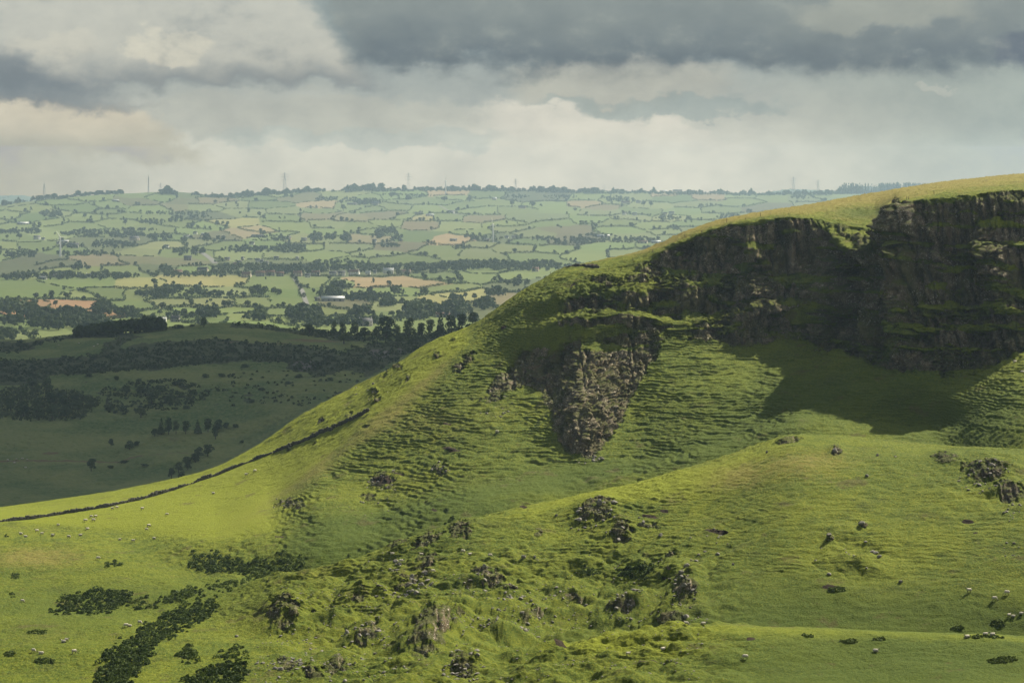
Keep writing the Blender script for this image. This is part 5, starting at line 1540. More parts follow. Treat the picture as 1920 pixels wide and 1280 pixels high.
pylon(534, 361, 323, 'tallest pylon over the long skyline wood')
pylon(766, 357, 324, 'pylon over the middle skyline treeline')
pylon(967, 359, 335, 'faint pylon right of the ridge turbine')
pylon(1133, 362, 346, 'small faint pylon in the far treeline')
pylon(1488, 364, 332, 'left one of two pylons near the plantation')
pylon(1534, 364, 337, 'right one of two pylons beside the plantation')
pylon(301, 362, 343, 'small pylon left of the domed copse')


def mast(px, py, top_px, wide, label):
    P = vpoint(px, py)
    H = (py - top_px) * P.y / F
    root = empty('mast', (P.x, P.y, P.z - 0.3), 0.3)
    v, q = lattice(H * wide, H * wide * .55, H * .86, 10, H * .0065)
    link('tower', mesh_np('tower', v, q, M_STEEL), root)
    v, q = tube((0, 0, H * .84), (0, 0, H), H * .011, H * .006, 6)
    link('antenna', mesh_np('antenna', v, q, M_STEEL), root)
    v, q = join([box((0, -H * .05, H * z), (H * .05, H * .03, H * .05)) for z in (.72, .80)])
    link('dish', mesh_np('dish', v, q, M_STEEL), root)
    tag(root, label, 'mast')


mast(83, 374, 340, .055, 'stout lattice mast behind the left skyline trees')
mast(278.5, 363, 327, .022, 'thin tall mast left of the domed copse')


# ================================================================== trees and scrub of the moor
MMARKS = [(382, 610, 'the dark copse on the moor ridge'), (130, 760, 'the dark thicket on the left slope'), (360, 800, 'the row of trees above the mound'), (170, 880, 'the pale track'), (640, 640, 'the brown heather strip'),
          (725, 625, 'the biggest tree on the moor ridge'), (300, 745, 'the slope scrub'), (370, 870, 'the trees at the hill edge'), (575, 690, 'the heather crag'), (850, 612, 'the hill crest')]


def moor_trees():
    rng = np.random.RandomState(12)
    crowns = [mesh_np('crown', *c, M_LEAF_NEAR) for c in CROWNS_FINE]
    pale = mesh_np('crown', *CROWNS_FINE[2], M_PALELEAF)
    cones = [mesh_np('crown', *crown_arrays(TR, 7, 420, 0.04, True, 0.08), M_LEAF_NEAR) for i in range(2)]
    trunks = [mesh_np('trunk', *t, M_BARK) for t in TRUNKS]
    spec = [(382, 613, 16, 17, 'r'), (333, 616, 30, 8, 'b'), (360, 612, 14, 5, 'b'), (448, 609, 10, 7, 'b'), (580, 627, 26, 18, 'r'), (606, 628, 20, 11, 'b'), (626, 629, 15, 23, 'r'), (643, 630, 16, 22, 'r'), (665, 629, 20, 24, 'r'),
            (684, 632, 26, 18, 'r'), (725, 634, 46, 36, 'r'), (706, 632, 20, 20, 'r'), (745, 633, 18, 20, 'r'), (767, 632, 27, 32, 'r'), (790, 629, 20, 22, 'r'), (806, 628, 22, 26, 'r'), (826, 626, 20, 32, 'c'), (846, 622, 26, 28, 'r'),
            (866, 617, 26, 26, 'r'), (886, 612, 22, 24, 'r'), (818, 633, 18, 12, 'b'), (748, 640, 22, 14, 'b'), (645, 644, 32, 18, 'p'), (770, 645, 16, 10, 'b'), (840, 634, 16, 10, 'b'),
            (60, 728, 26, 18, 'r'), (88, 732, 24, 22, 'r'), (40, 752, 26, 20, 'r'), (20, 770, 26, 22, 'r'), (44, 780, 28, 26, 'r'), (70, 764, 26, 20, 'r'), (72, 784, 24, 22, 'r'), (96, 758, 28, 20, 'r'), (98, 788, 28, 28, 'r'), (120, 765, 26, 22, 'r'),
            (124, 782, 26, 22, 'r'), (146, 772, 26, 20, 'r'), (166, 762, 24, 16, 'r'), (112, 748, 22, 14, 'b'), (140, 752, 22, 14, 'b'), (166, 706, 18, 8, 'b'), (218, 712, 14, 8, 'b'), (235, 736, 22, 14, 'b'), (265, 738, 26, 16, 'b'),
            (285, 758, 34, 26, 'r'), (318, 756, 28, 16, 'b'), (206, 770, 26, 12, 'b'), (230, 772, 24, 12, 'b'), (264, 783, 24, 18, 'p'), (300, 736, 26, 14, 'b'), (340, 744, 20, 10, 'b'), (365, 740, 16, 8, 'b'), (330, 722, 22, 9, 'b'), (385, 708, 18, 8, 'b'),
            (415, 706, 18, 7, 'b'), (350, 766, 18, 7, 'b'), (260, 716, 16, 8, 'b'), (470, 755, 20, 8, 'b'), (490, 732, 16, 7, 'b'), (560, 708, 18, 8, 'b'), (460, 690, 20, 8, 'b'), (620, 715, 16, 8, 'b'), (540, 720, 16, 6, 'b'),
            (302, 814, 16, 26, 'c'), (316, 814, 18, 28, 'r'), (330, 813, 14, 22, 'r'), (348, 813, 18, 22, 'r'), (371, 812, 16, 22, 'c'), (390, 810, 20, 24, 'r'), (408, 809, 22, 22, 'r'), (424, 803, 16, 12, 'b'), (290, 818, 16, 14, 'r'), (442, 802, 18, 8, 'b'),
            (404, 823, 16, 20, 'r'), (208, 838, 12, 15, 'r'), (243, 842, 20, 15, 'r'), (256, 836, 14, 10, 'b'), (171, 883, 21, 22, 'r'), (372, 858, 22, 18, 'r'), (390, 855, 24, 20, 'r'), (350, 875, 22, 18, 'r'), (366, 866, 20, 16, 'r'), (335, 886, 18, 18, 'r'),
            (352, 880, 16, 14, 'r'), (322, 898, 16, 20, 'r'), (340, 897, 18, 14, 'r'), (453, 830, 12, 6, 'b'), (232, 868, 22, 6, 'b'), (272, 874, 20, 6, 'b'), (207, 877, 16, 6, 'b'), (70, 735, 16, 14, 'b'), (690, 690, 18, 9, 'b'), (730, 700, 20, 10, 'b'), (780, 660, 22, 12, 'b'), (560, 690, 22, 9, 'b')]
    for px, py, w, h, kind in spec:
        P = moor.at(px, py)
        k = P.y / F
        name = {'r': 'tree', 'c': 'conifer', 'b': 'bush', 'p': 'willow'}[kind]
        o = empty(name, (P.x, P.y, P.z - 0.2), rng.uniform(0, 6.28))
        H = h * k * 1.3; W = w * k * (1.3 if kind != 'c' else 1.5)
        cr = link('crown', pale if kind == 'p' else (cones[rng.randint(2)] if kind == 'c' else crowns[rng.randint(len(crowns))]), o)
        cr.scale = (W, W, H); cr.location = (0, 0, -0.12 * H if kind == 'b' else -0.04 * H)
        if kind != 'b':
            tr = link('trunk', trunks[rng.randint(4)], o); tr.scale = (W, W, H)
        size = 'tiny' if h < 9 else ('low' if h < 14 else ('medium' if h < 20 else 'tall'))
        wd = {'r': 'dark broadleaf tree', 'c': 'pointed dark tree', 'b': 'dark bush', 'p': 'pale green willow'}[kind]
        shp = 'wide' if w > 1.25 * h else ('narrow' if w < .85 * h else 'rounded')
        tag(o, uniq(f'{size} {shp} {wd} ' + where(px, py, MMARKS, 1.5), f'{size} {shp} {wd} ' + where(px, py, MMARKS, 1.5, True), f'{shp} {wd} ' + where(px, py, MMARKS, 1.5), f'{size} {wd} ' + where(px, py, MMARKS, 1.5), f'one {size} {shp} {wd} ' + where(px, py, MMARKS, 1.5)), name if kind != 'r' else 'tree', 'trees and bushes on the shaded moor')


moor_trees()


def scrub(name, sheet, polys, step, size, mat, label, hmin, hmax, seed, per=10, keep=0.9, jit=1.0, cond=None, kind='stuff', cat='scrub', ragged=0.0, fade=0.0):
    """ground cover of small bushes filling patches of the land"""
    rng = np.random.RandomState(seed)
    C, Nn, Sz = [], [], []
    for poly in polys:
        a = np.array(poly, float)
        x0, y0 = a.min(0); x1, y1 = a.max(0)
        for py in np.arange(y0, y1, step[1]):
            for px in np.arange(x0, x1, step[0]):
                if rng.rand() > keep:
                    continue
                qx, qy = px + rng.uniform(-.6, .6) * step[0], py + rng.uniform(-.6, .6) * step[1]
                wob = 5 * float(n2(np.float32(qx / 17.0), np.float32(qy / 9.0 + seed))) * jit
                sd = poly_sd(np.array([qx + wob]), np.array([qy + wob * .6]), poly)[0]
                if sd < ragged * (float(n2(np.float32(qx / 6.0 + seed), np.float32(qy / 4.0))) + rng.uniform(-.6, .6)):
                    continue
                if fade and rng.rand() > (sd + 5.0) / fade + 0.12:
                    continue
                if cond is not None and not cond(qx, qy):
                    continue
                P = sheet.at(qx, qy)
                h = rng.uniform(hmin, hmax) * (0.75 + 0.5 * float(n2(np.float32(qx / 11.0), np.float32(qy / 7.0))))
                d = rng.normal(size=(per, 3)); d /= np.linalg.norm(d, axis=1, keepdims=True); d[:, 2] = np.abs(d[:, 2])
                r = h * rng.uniform(0.7, 1.2)
                C.append(np.array(P) + d * [r, r, h * 0.95]); Nn.append(d); Sz.append(np.full(per, size * rng.uniform(.8, 1.25)))
    v, q = leaf_quads(np.concatenate(C), np.concatenate(Nn), np.concatenate(Sz), rng)
    o = link(name, mesh_np(name, v, q, mat))
    tag(o, label, cat, kind=kind)
    return o


for i, (poly, lab) in enumerate(zip(HEATH, ('broad dark belt of heather and gorse across the moor', 'dark heather along the upper left moor edge', 'slanting strip of dark scrub on the moor', 'heather fringe along the moor ridge',
                                            'dark scrub below the moor ridge trees', 'dark scrub over the heather crag'))):
    scrub('heather', moor, [poly], (4.6, 2.6), 0.42, M_HEATH, lab, 0.7, 2.2, 40 + i, 11, 0.85, cond=lambda x, y: float(n2(np.float32(x / 21.0), np.float32(y / 7.0))) + 0.5 * float(n2(np.float32(x / 7.0), np.float32(y / 3.0))) > -0.22)
scrub('scrub', moor, [[(-60, 735), (60, 722), (140, 735), (190, 752), (150, 790), (60, 790), (-60, 780)]], (6, 4), 0.5, M_HEATH, 'tangled undergrowth of the dark slope thicket', 1.2, 3.6, 61, 14, .9)
scrub('scrub', moor, [[(190, 728), (260, 716), (330, 712), (420, 730), (340, 768), (270, 772), (200, 778)]], (6, 4), 0.5, M_HEATH, 'patchy scrub on the middle of the shaded slope', .7, 2.8, 62, 12, .5)
scrub('scrub', moor, [[(400, 700), (560, 690), (700, 690), (640, 745), (520, 770), (430, 760)]], (8, 5), 0.5, M_HEATH, 'thin scattered scrub right on the shaded slope', .5, 2.0, 63, 10, .25)
scrub('thorn_hedge', moor, [[(120, 700), (160, 695), (240, 690), (330, 683), (400, 675), (470, 669), (500, 666), (502, 669), (470, 673), (400, 680), (330, 689), (240, 696), (160, 701), (120, 706)]], (3.4, 2.5), 0.45, M_HEATH,
      'low line of thorn bushes below the heather belt', .8, 1.7, 64, 10, .7, .3, kind=None, cat='hedge')

scrub('scrub', moor, [[(560, 612), (640, 618), (720, 622), (800, 620), (880, 606), (900, 612), (850, 632), (760, 642), (660, 640), (580, 632)]], (5, 3), 0.5, M_HEATH, 'scrub filling the gaps between the moor ridge trees', 1.0, 3.4, 65, 13, .7)

# ================================================================== gorse on the near hill
GORSE = [
    ([(352, 1064), (368, 1040), (400, 1034), (440, 1046), (470, 1056), (450, 1072), (410, 1074), (380, 1070)], 'dark gorse clump at the foot of the terraced slope'),
    ([(440, 1062), (490, 1048), (545, 1040), (585, 1052), (565, 1072), (520, 1084), (470, 1078)], 'dark gorse patch right of the foot of the slope'),
    ([(376, 1098), (410, 1088), (470, 1090), (440, 1104), (400, 1112)], 'thin gorse strip in the hollow'),
    ([(98, 1140), (130, 1120), (190, 1108), (238, 1112), (245, 1128), (215, 1145), (160, 1152), (110, 1150)], 'large rounded gorse patch in the sheep field'),
    ([(238, 1132), (300, 1126), (320, 1112), (360, 1102), (384, 1112), (370, 1124), (310, 1132), (260, 1142)], 'gorse tail running along the little valley'),
    ([(312, 1152), (350, 1138), (405, 1128), (400, 1150), (340, 1186), (300, 1206), (270, 1250), (240, 1282), (185, 1282), (186, 1250), (205, 1218), (250, 1190)], 'broad diagonal belt of dark gorse down the bank'),
    ([(330, 1232), (352, 1212), (372, 1218), (370, 1236), (345, 1242)], 'small gorse clump on the bank'),
    ([(345, 1272), (400, 1250), (455, 1240), (468, 1262), (440, 1284), (350, 1284)], 'gorse patch at the bottom beside the rocks'),
    ([(408, 1230), (430, 1214), (462, 1216), (456, 1236), (425, 1242)], 'gorse clump beside the bracken bank'),
    ([(1150, 1075), (1190, 1062), (1226, 1068), (1215, 1082), (1170, 1086)], 'low green gorse on the stony slope'),
    ([(1095, 1072), (1120, 1066), (1130, 1076), (1105, 1080)], 'small low gorse on the stony slope'),
    ([(825, 972), (842, 964), (856, 972), (840, 980)], 'lone gorse bush in the hollow'),
    ([(636, 1036), (655, 1028), (662, 1034), (646, 1040)], 'pair of gorse bushes at the hollow edge'),
    ([(200, 1062), (215, 1052), (232, 1056), (226, 1066)], 'faint gorse bush on the open pasture'),
]
for i, (poly, lab) in enumerate(GORSE):
    scrub('gorse', hill, [[(cx_ * 1.06 - 0.06 * sum(p[0] for p in poly) / len(poly), cy_ * 1.1 - 0.1 * sum(p[1] for p in poly) / len(poly)) for cx_, cy_ in poly]], (5.6, 3.0), 0.19, M_GORSE, lab, 0.35, 1.25, 80 + i, 40, 0.85, 1.3, cat='gorse', ragged=9.0, fade=15.0)

RUSHES = [(28, 1078, 8, 6, 'dark rush clump left in the sheep field'), (23, 1118, 6, 4, 'small rush clump near the left edge'), (1872, 1162, 15, 4, 'wide dark rush bed on the right pasture'), (1795, 1170, 12, 3, 'faint rush bed left of the wide one'), (1592, 1207, 17, 4, 'dark rush bed on the lower right pasture'),
          (1648, 1206, 13, 3, 'paler rush bed right of the dark bed'), (1515, 1197, 12, 3, 'thin rushes on the lower right pasture'), (17, 1225, 12, 5, 'rushes on the lower left bank'), (85, 1238, 20, 5, 'rushes along the lower left slope'), (12, 1005, 5, 3, 'dark tuft below the stone wall'),
          (1570, 1105, 18, 6, 'rushes under the right hand outcrop'), (1845, 1203, 40, 2.5, 'line of rushes along the ditch'), (1880, 1240, 30, 5, 'dark rushes in the lower right corner'), (70, 1185, 20, 5, 'rushes left of the diagonal gorse')]
for i, (cx, cy, rx, ry, lab) in enumerate(RUSHES):
    poly = [(cx + rx * math.cos(t), cy + ry * math.sin(t)) for t in np.linspace(0, 6.28, 12)[:-1]]
    scrub('rushes', hill, [poly], (2.6, 1.5), 0.16, M_RUSH, lab, 0.2, 0.5, 120 + i, 10, 0.75, .3, cat='rushes')


# ================================================================== dry stone wall
def stone_wall(pts, hgt, label, seed, broken=0.0):
    rng = np.random.RandomState(seed)
    P = [hill.at(*p) for p in pts]
    parts = []
    unit = np.array(box((0, 0, 0), (1, 1, 1))[0])
    uq = box((0, 0, 0), (1, 1, 1))[1]
    for a, b in zip(P[:-1], P[1:]):
        L = (b - a).length
        n = max(2, int(L / 0.42))
        d = (b - a); d.z = 0; d.normalize()
        ang = math.atan2(d.y, d.x)
        for i in range(n):
            t = (i + rng.uniform(-.3, .3)) / n
            x = a.x + (b.x - a.x) * t; y = a.y + (b.y - a.y) * t
            z = hill.height(x, y)
            gapf = float(n2(np.float32(x / 7.0 + seed), np.float32(y / 7.0)))
            hh = hgt * (0.85 + 0.65 * gapf + 0.25 * float(n2(np.float32(x / 1.7), np.float32(y / 1.7))))
            if gapf < -0.45 + broken:
                hh *= 0.4
            zz = -0.15
            while zz < hh:
                s = np.array((rng.uniform(.38, .75), rng.uniform(.35, .6), rng.uniform(.22, .40)))
                u = unit * s * (1 + rng.uniform(-.22, .22, unit.shape))
                r = ang + rng.normal(0, .25); c, sn = math.cos(r), math.sin(r)
                w = np.stack([u[:, 0] * c - u[:, 1] * sn, u[:, 0] * sn + u[:, 1] * c, u[:, 2] + u[:, 0] * rng.normal(0, .12)], -1)
                parts.append((w + [x + rng.normal(0, .07), y + rng.normal(0, .09), z + zz + s[2] / 2], uq))
                zz += s[2] * 0.86
    v, q = join(parts)
    o = link('stone_wall', mesh_np('stone_wall', v, q, M_WALLSTONE))
    tag(o, label, 'stone wall')


stone_wall([(-120, 984), (-40, 980), (0, 978.5), (40, 975), (80, 970), (120, 963), (160, 957), (200, 950), (240, 941), (280, 932), (320, 920), (360, 907), (400, 893), (440, 877), (480, 861), (520, 846), (560, 830), (600, 812), (640, 795), (672, 778), (692, 768)],
           0.95, 'long dark dry stone wall climbing across the bright sheep field', 5)
stone_wall([(1052, 505), (1062, 501.5), (1075, 499.5), (1090, 499.5), (1105, 501), (1124, 502)], 0.8, 'short dark stretch of broken wall on the hill shoulder', 6, 0.2)


# ================================================================== fence posts
def posts():
    rng = np.random.RandomState(2)
    L = [(1362.5, 419, 10, 'near the left end of the cliff top'), (1426, 409, 7.5, 'above the left cliff buttress'), (1700.5, 374, 6.5, 'leaning in a pair at the gully head'), (1703.5, 373.5, 5.5, 'short in a pair at the gully head'), (1751.5, 364.5, 7.5, 'alone above the big right buttress'),
         (1398, 413.5, 4, 'thin below the crest'), (1315, 436, 4.5, 'at the grassy shoulder'), (1187, 492, 6, 'on the green shoulder'), (1142, 505, 6, 'right of the broken wall'), (1032, 512.5, 4, 'left of the broken wall'), (1040, 509.5, 3.5, 'close left of the broken wall'),
         (1009, 526, 3.5, 'low on the hill shoulder skyline'), (1283, 443, 5, 'right of the green shoulder'), (1224, 472, 5, 'where the cliff begins')]
    for px, py, h, lab in L:
        P = hill.at(px, py)
        hh = h * P.y / F
        v, q = join([tube((0, 0, -0.3), (rng.normal(0, .05), 0, hh), .085, .075, 6), tube((0, 0, hh * .55), (.16, -.02, hh * .62), .03, .02, 6)])
        o = link('fence_post', mesh_np('fence_post', v, q, M_POST))
        o.location = P
        tag(o, 'dark wooden fence post ' + lab, 'fence post', 'fence posts along the hill crest')
    for px, py, lab in ((671, 777, 'at the top end of the stone wall'), (703, 766, 'just above the end of the stone wall')):
        P = hill.at(px, py)
        v, q = join([tube((0, 0, -0.3), (.05, 0, 1.3), .085, .075, 6), tube((0, 0, .7), (.2, 0, .9), .04, .03, 6)])
        o = link('fence_post', mesh_np('fence_post', v, q, M_POST)); o.location = P
        tag(o, 'dark wooden fence post ' + lab, 'fence post', 'fence posts along the hill crest')


posts()


# ================================================================== sheep
def ring_body(st, n=12):
    """smooth tube through stations (x, z, half width, half height)"""
    v = []
    for x, z, a, b in st:
        for i in range(n):
            t = 2 * math.pi * i / n
            v.append((x, a * math.cos(t), z + b * math.sin(t)))
    m = len(st)
    q = [[i * n + j, (i + 1) * n + j, (i + 1) * n + (j + 1) % n, i * n + (j + 1) % n] for i in range(m - 1) for j in range(n)]
    v.append((st[0][0] - .02, 0, st[0][1])); v.append((st[-1][0] + .02, 0, st[-1][1]))
    k = len(v)
    tri = [[k - 2, j, (j + 1) % n] for j in range(n)] + [[k - 1, (m - 1) * n + (j + 1) % n, (m - 1) * n + j] for j in range(n)]
    return np.array(v), np.array(q, np.int32), np.array(tri, np.int32)


def sheep_mesh(pose, rng):
    lie = pose == 'lying'
    z0 = 0.34 if lie else 0.62
    body = [(-.56, z0 + .02, .10, .12), (-.50, z0 + .03, .21, .22), (-.34, z0 + .02, .28, .28), (-.08, z0, .30, .29), (.18, z0 + .01, .29, .29), (.36, z0 + .03, .24, .25), (.46, z0 + .08, .15, .17)]
    if pose == 'grazing':
        neck = [(.46, z0 + .02, .13, .14), (.58, z0 - .16, .10, .11), (.68, z0 - .34, .085, .09), (.74, z0 - .46, .085, .10), (.82, z0 - .55, .06, .06), (.86, z0 - .58, .03, .03)]
    else:
        neck = [(.44, z0 + .10, .13, .15), (.54, z0 + .24, .10, .11), (.60, z0 + .36, .09, .10), (.70, z0 + .37, .085, .085), (.82, z0 + .32, .06, .06), (.88, z0 + .30, .03, .03)]
    V, Qs, Ts, M = [], [], [], []
    k = 0

    def addp(v, q, t, mq, mt):
        nonlocal k
        V.append(v); Qs.append(q + k); Ts.append(t + k if len(t) else t); M.append((mq, mt)); k += len(v)
    v, q, t = ring_body(body)
    v = v * (1 + .045 * rng.uniform(-1, 1, v.shape)); addp(v, q, t, np.zeros(len(q)), np.zeros(len(t)))
    v, q, t = ring_body(neck, 8)
    mq = np.array([0 if i // 8 < 2 else 1 for i in range(len(q))]); addp(v, q, t, mq, np.ones(len(t)))
    for s in (-1, 1):                                   # ears
        hx, hz = (neck[3][0], neck[3][1] + .05)
        v, q = tube((hx - .03, s * .06, hz), (hx - .07, s * .19, hz + .01), .035, .012, 6)
        addp(v, q, np.zeros((0, 3), np.int32), np.ones(len(q)), np.zeros(0))
        for x in (-.36, .30):                           # legs: upper part in wool, lower part dark
            top = z0 - .12
            if lie:
                v, q = tube((x, s * .2, .12), (x + .26, s * .24, .04), .07, .035, 6)
            else:
                kx = x + (-.05 if x < 0 else .03)
                v1 = tube((x, s * .16, top), (kx, s * .16, .30), .10, .055, 6); v2 = tube((kx, s * .16, .31), (x + .01, s * .16, -.04), .042, .035, 6)
                v, q = join([v1, v2])
            mq = np.concatenate([np.zeros(len(q) // 2), np.ones(len(q) - len(q) // 2)])
            addp(v, q, np.zeros((0, 3), np.int32), mq, np.zeros(0))
    v, q = tube((-.56, 0, z0 + .08), (-.62, 0, z0 - .18), .05, .03, 6)
    addp(v, q, np.zeros((0, 3), np.int32), np.zeros(len(q)), np.zeros(0))
    V = np.concatenate(V); Q = np.concatenate(Qs); T = np.concatenate([t for t in Ts if len(t)])
    me = mesh_np('sheep', V, [Q, T], M_FLEECE, True)
    me.materials.append(M_FACE)
    mi = np.concatenate([np.concatenate([m[0] for m in M]), np.concatenate([m[1] for m in M])]).astype(np.int32)
    me.polygons.foreach_set('material_index', mi)
    return me


HMARKS = [(300, 925, 'the stone wall'), (20, 980, 'the left end of the stone wall'), (175, 955, 'the middle of the stone wall'), (470, 885, 'the pale crest'), (170, 1130, 'the rounded gorse patch'), (270, 1200, 'the diagonal gorse belt'), (28, 1078, 'the left rush clump'),
          (850, 1000, 'the slanting crag'), (745, 1050, 'the small rocky gully'), (715, 900, 'the scattered stones on the slope'), (1100, 860, 'the tip of the triangular crag'), (1592, 1207, 'the dark rush bed'), (1872, 1162, 'the wide rush bed'),
          (1300, 1180, 'the low fold'), (1648, 1030, 'the knobbly outcrop'), (1850, 890, 'the right hand outcrop'), (1840, 1203, 'the ditch line'), (1900, 690, 'the foot of the great cliff'), (815, 1190, 'the big foreground crag'), (530, 1160, 'the rounded dark crag'),
          (1120, 975, 'the broken crag on the hummock'), (1285, 1110, 'the twin outcrop'), (620, 1135, 'the pale stony bank'), (870, 1250, 'the rubble at the bottom'), (1000, 1130, 'the stony slope'), (925, 750, 'the outlier of the triangular crag'), (640, 1240, 'the bouldery bottom slope'), (1567, 848, 'the knob on the hummock')]
SHEEP = [(39, 1002), (48, 1006), (69, 998), (79, 1002), (99, 1004), (129, 1008), (151, 1004), (109, 986), (164, 992), (160, 978), (171, 970), (179, 970), (175, 977), (211, 955.5), (219, 953), (267, 956), (313, 967), (279, 987), (275, 994), (289, 1009), (225, 1011), (250, 1016), (400, 925), (462, 891), (478, 883.5),
         (184, 1050), (42, 1131), (236, 1178), (243, 1177.5), (262, 1170), (119, 1203), (125, 1202), (77, 1226), (139, 1225), (63, 1223), (676, 1034), (681, 1033), (790, 1038), (736, 1046), (868, 1037), (881, 1038), (919, 1046), (752, 1054), (738, 889), (932, 813), (1178, 1223), (1243, 1214), (812, 1071),
         (1817, 1110), (1865, 1126), (1888, 1116), (1892, 1151), (1900, 1151), (1915, 1148), (1853, 1188), (1813, 1204), (1848, 1200), (1861, 1202), (1642, 1224), (1597, 1182), (1517, 1174), (1319, 1179), (1287, 1183), (1397, 1238), (1903, 679), (1917, 695)]
MSHEEP = [(15, 864), (31, 862), (42, 861), (51, 863), (27, 869), (48, 877), (110, 648), (148, 644), (176, 650), (183, 646)]
SCALE_SHEEP = 1.04


def sheep():
    rng = np.random.RandomState(6)
    poses = ['grazing', 'grazing', 'standing', 'lying']
    meshes = [(p, sheep_mesh(p, rng)) for p in poses]
    for px, py in SHEEP + MSHEEP:
        on_moor = (px, py) in MSHEEP
        pose, me = meshes[rng.randint(4)]
        P = (moor if on_moor else hill).at(px, py)
        o = link('sheep', me)
        o.location = P
        a = rng.choice([0, math.pi]) + rng.uniform(-.6, .6)
        o.rotation_euler = (0, 0, a); k = SCALE_SHEEP * rng.uniform(.88, 1.1); o.scale = (k, k, k)
        face = 'facing right' if math.cos(a) > 0 else 'facing left'
        place_ = where(px, py, MMARKS if on_moor else HMARKS, 1.6)
        sh_ = where(px, py, MMARKS if on_moor else HMARKS, 1.6, True)
        tag(o, uniq(f'white sheep {pose} {place_}', f'white sheep {pose} {face} {place_}', f'white sheep {pose} {sh_}', f'white sheep {face} {place_}', f'white sheep {face} {sh_}'), 'sheep', 'sheep on the shaded moor' if on_moor else 'sheep scattered over the hillside')


sheep()


# ================================================================== boulders
def boulder_mesh(rng, flat):
    import bmesh
    bm = bmesh.new()
    bmesh.ops.create_icosphere(bm, subdivisions=2, radius=0.5)
    ax = rng.uniform(.75, 1.3, 3); ax[2] *= flat
    off = rng.uniform(0, 50)
    cuts = [(Vector(rng.normal(size=3)).normalized(), rng.uniform(.27, .42)) for _ in range(9)]
    for v in bm.verts:
        for n, d in cuts:
            s = v.co.dot(n) - d
            if s > 0:
                v.co -= n * s
        v.co *= 1 + .10 * float(n2(np.float32(v.co.x * 4 + off), np.float32(v.co.y * 4 + v.co.z * 3)))
        v.co = Vector((v.co.x * ax[0], v.co.y * ax[1], v.co.z * ax[2]))
    me = bpy.data.meshes.new('boulder')
    bm.to_mesh(me); bm.free()
    me.materials.append(M_ROCK)
    return me


SCREE = [  # cx, cy, rx, ry, count, smin, smax, words
    (760, 1110, 60, 14, 34, .4, 1.3, 'in the stony patch below the small rocky gully'), (620, 1132, 75, 18, 44, .35, .9, 'on the pale stony bank'), (868, 1248, 42, 26, 64, .4, 1.5, 'in the rubble below the big foreground crag'), (900, 1168, 60, 12, 40, .35, 1.0, 'on the scree right of the big foreground crag'),
    (1010, 1145, 110, 42, 90, .4, 1.4, 'on the stony middle slope'), (1170, 1135, 50, 22, 44, .4, 1.4, 'below the twin outcrop slope'), (1282, 1120, 24, 34, 26, .5, 1.8, 'at the twin outcrop'), (790, 1088, 24, 18, 22, .5, 1.8, 'in the small rocky gully'), (745, 1060, 26, 10, 10, .5, 1.5, 'at the head of the rocky gully'),
    (640, 1245, 130, 34, 90, .4, 1.5, 'on the bouldery bottom slope'), (520, 1256, 60, 24, 34, .5, 1.6, 'near the bottom gorse'), (1108, 862, 30, 7, 18, .5, 1.6, 'at the tip of the triangular crag'), (1850, 900, 56, 24, 34, .5, 1.5, 'among the right hand outcrop'), (1905, 965, 26, 24, 16, .4, 1.2, 'below the right hand outcrop'),
    (715, 905, 36, 16, 22, .4, 1.2, 'in the stone cluster on the terraced slope'), (825, 882, 22, 12, 10, .5, 1.2, 'in the upper stone cluster'), (550, 945, 44, 12, 12, .4, 1.1, 'in the left stone cluster'), (700, 1190, 60, 26, 30, .4, 1.4, 'around the tilted crag'), (700, 950, 50, 20, 12, .4, 1.1, 'below the stone cluster'),
    (1130, 975, 70, 34, 30, .6, 1.8, 'on the broken crag of the hummock'), (900, 1085, 40, 16, 16, .5, 1.3, 'beside the dark hollow'), (940, 1115, 60, 18, 26, .4, 1.2, 'above the stony middle slope'), (560, 1200, 70, 24, 26, .4, 1.2, 'below the rounded dark crag'), (1900, 1020, 30, 30, 8, .4, 1.0, 'on the right pasture'),
    (1595, 1040, 70, 40, 10, .5, 1.3, 'on the knobbly outcrop'), (1330, 1010, 40, 24, 8, .5, 1.2, 'beside the peat scar'), (700, 700, 50, 50, 12, .4, 1.0, 'on the bright upper spur'), (930, 760, 40, 26, 14, .5, 1.4, 'at the outlier of the triangular crag'), (980, 700, 40, 30, 14, .5, 1.4, 'on the arm of the triangular crag')]
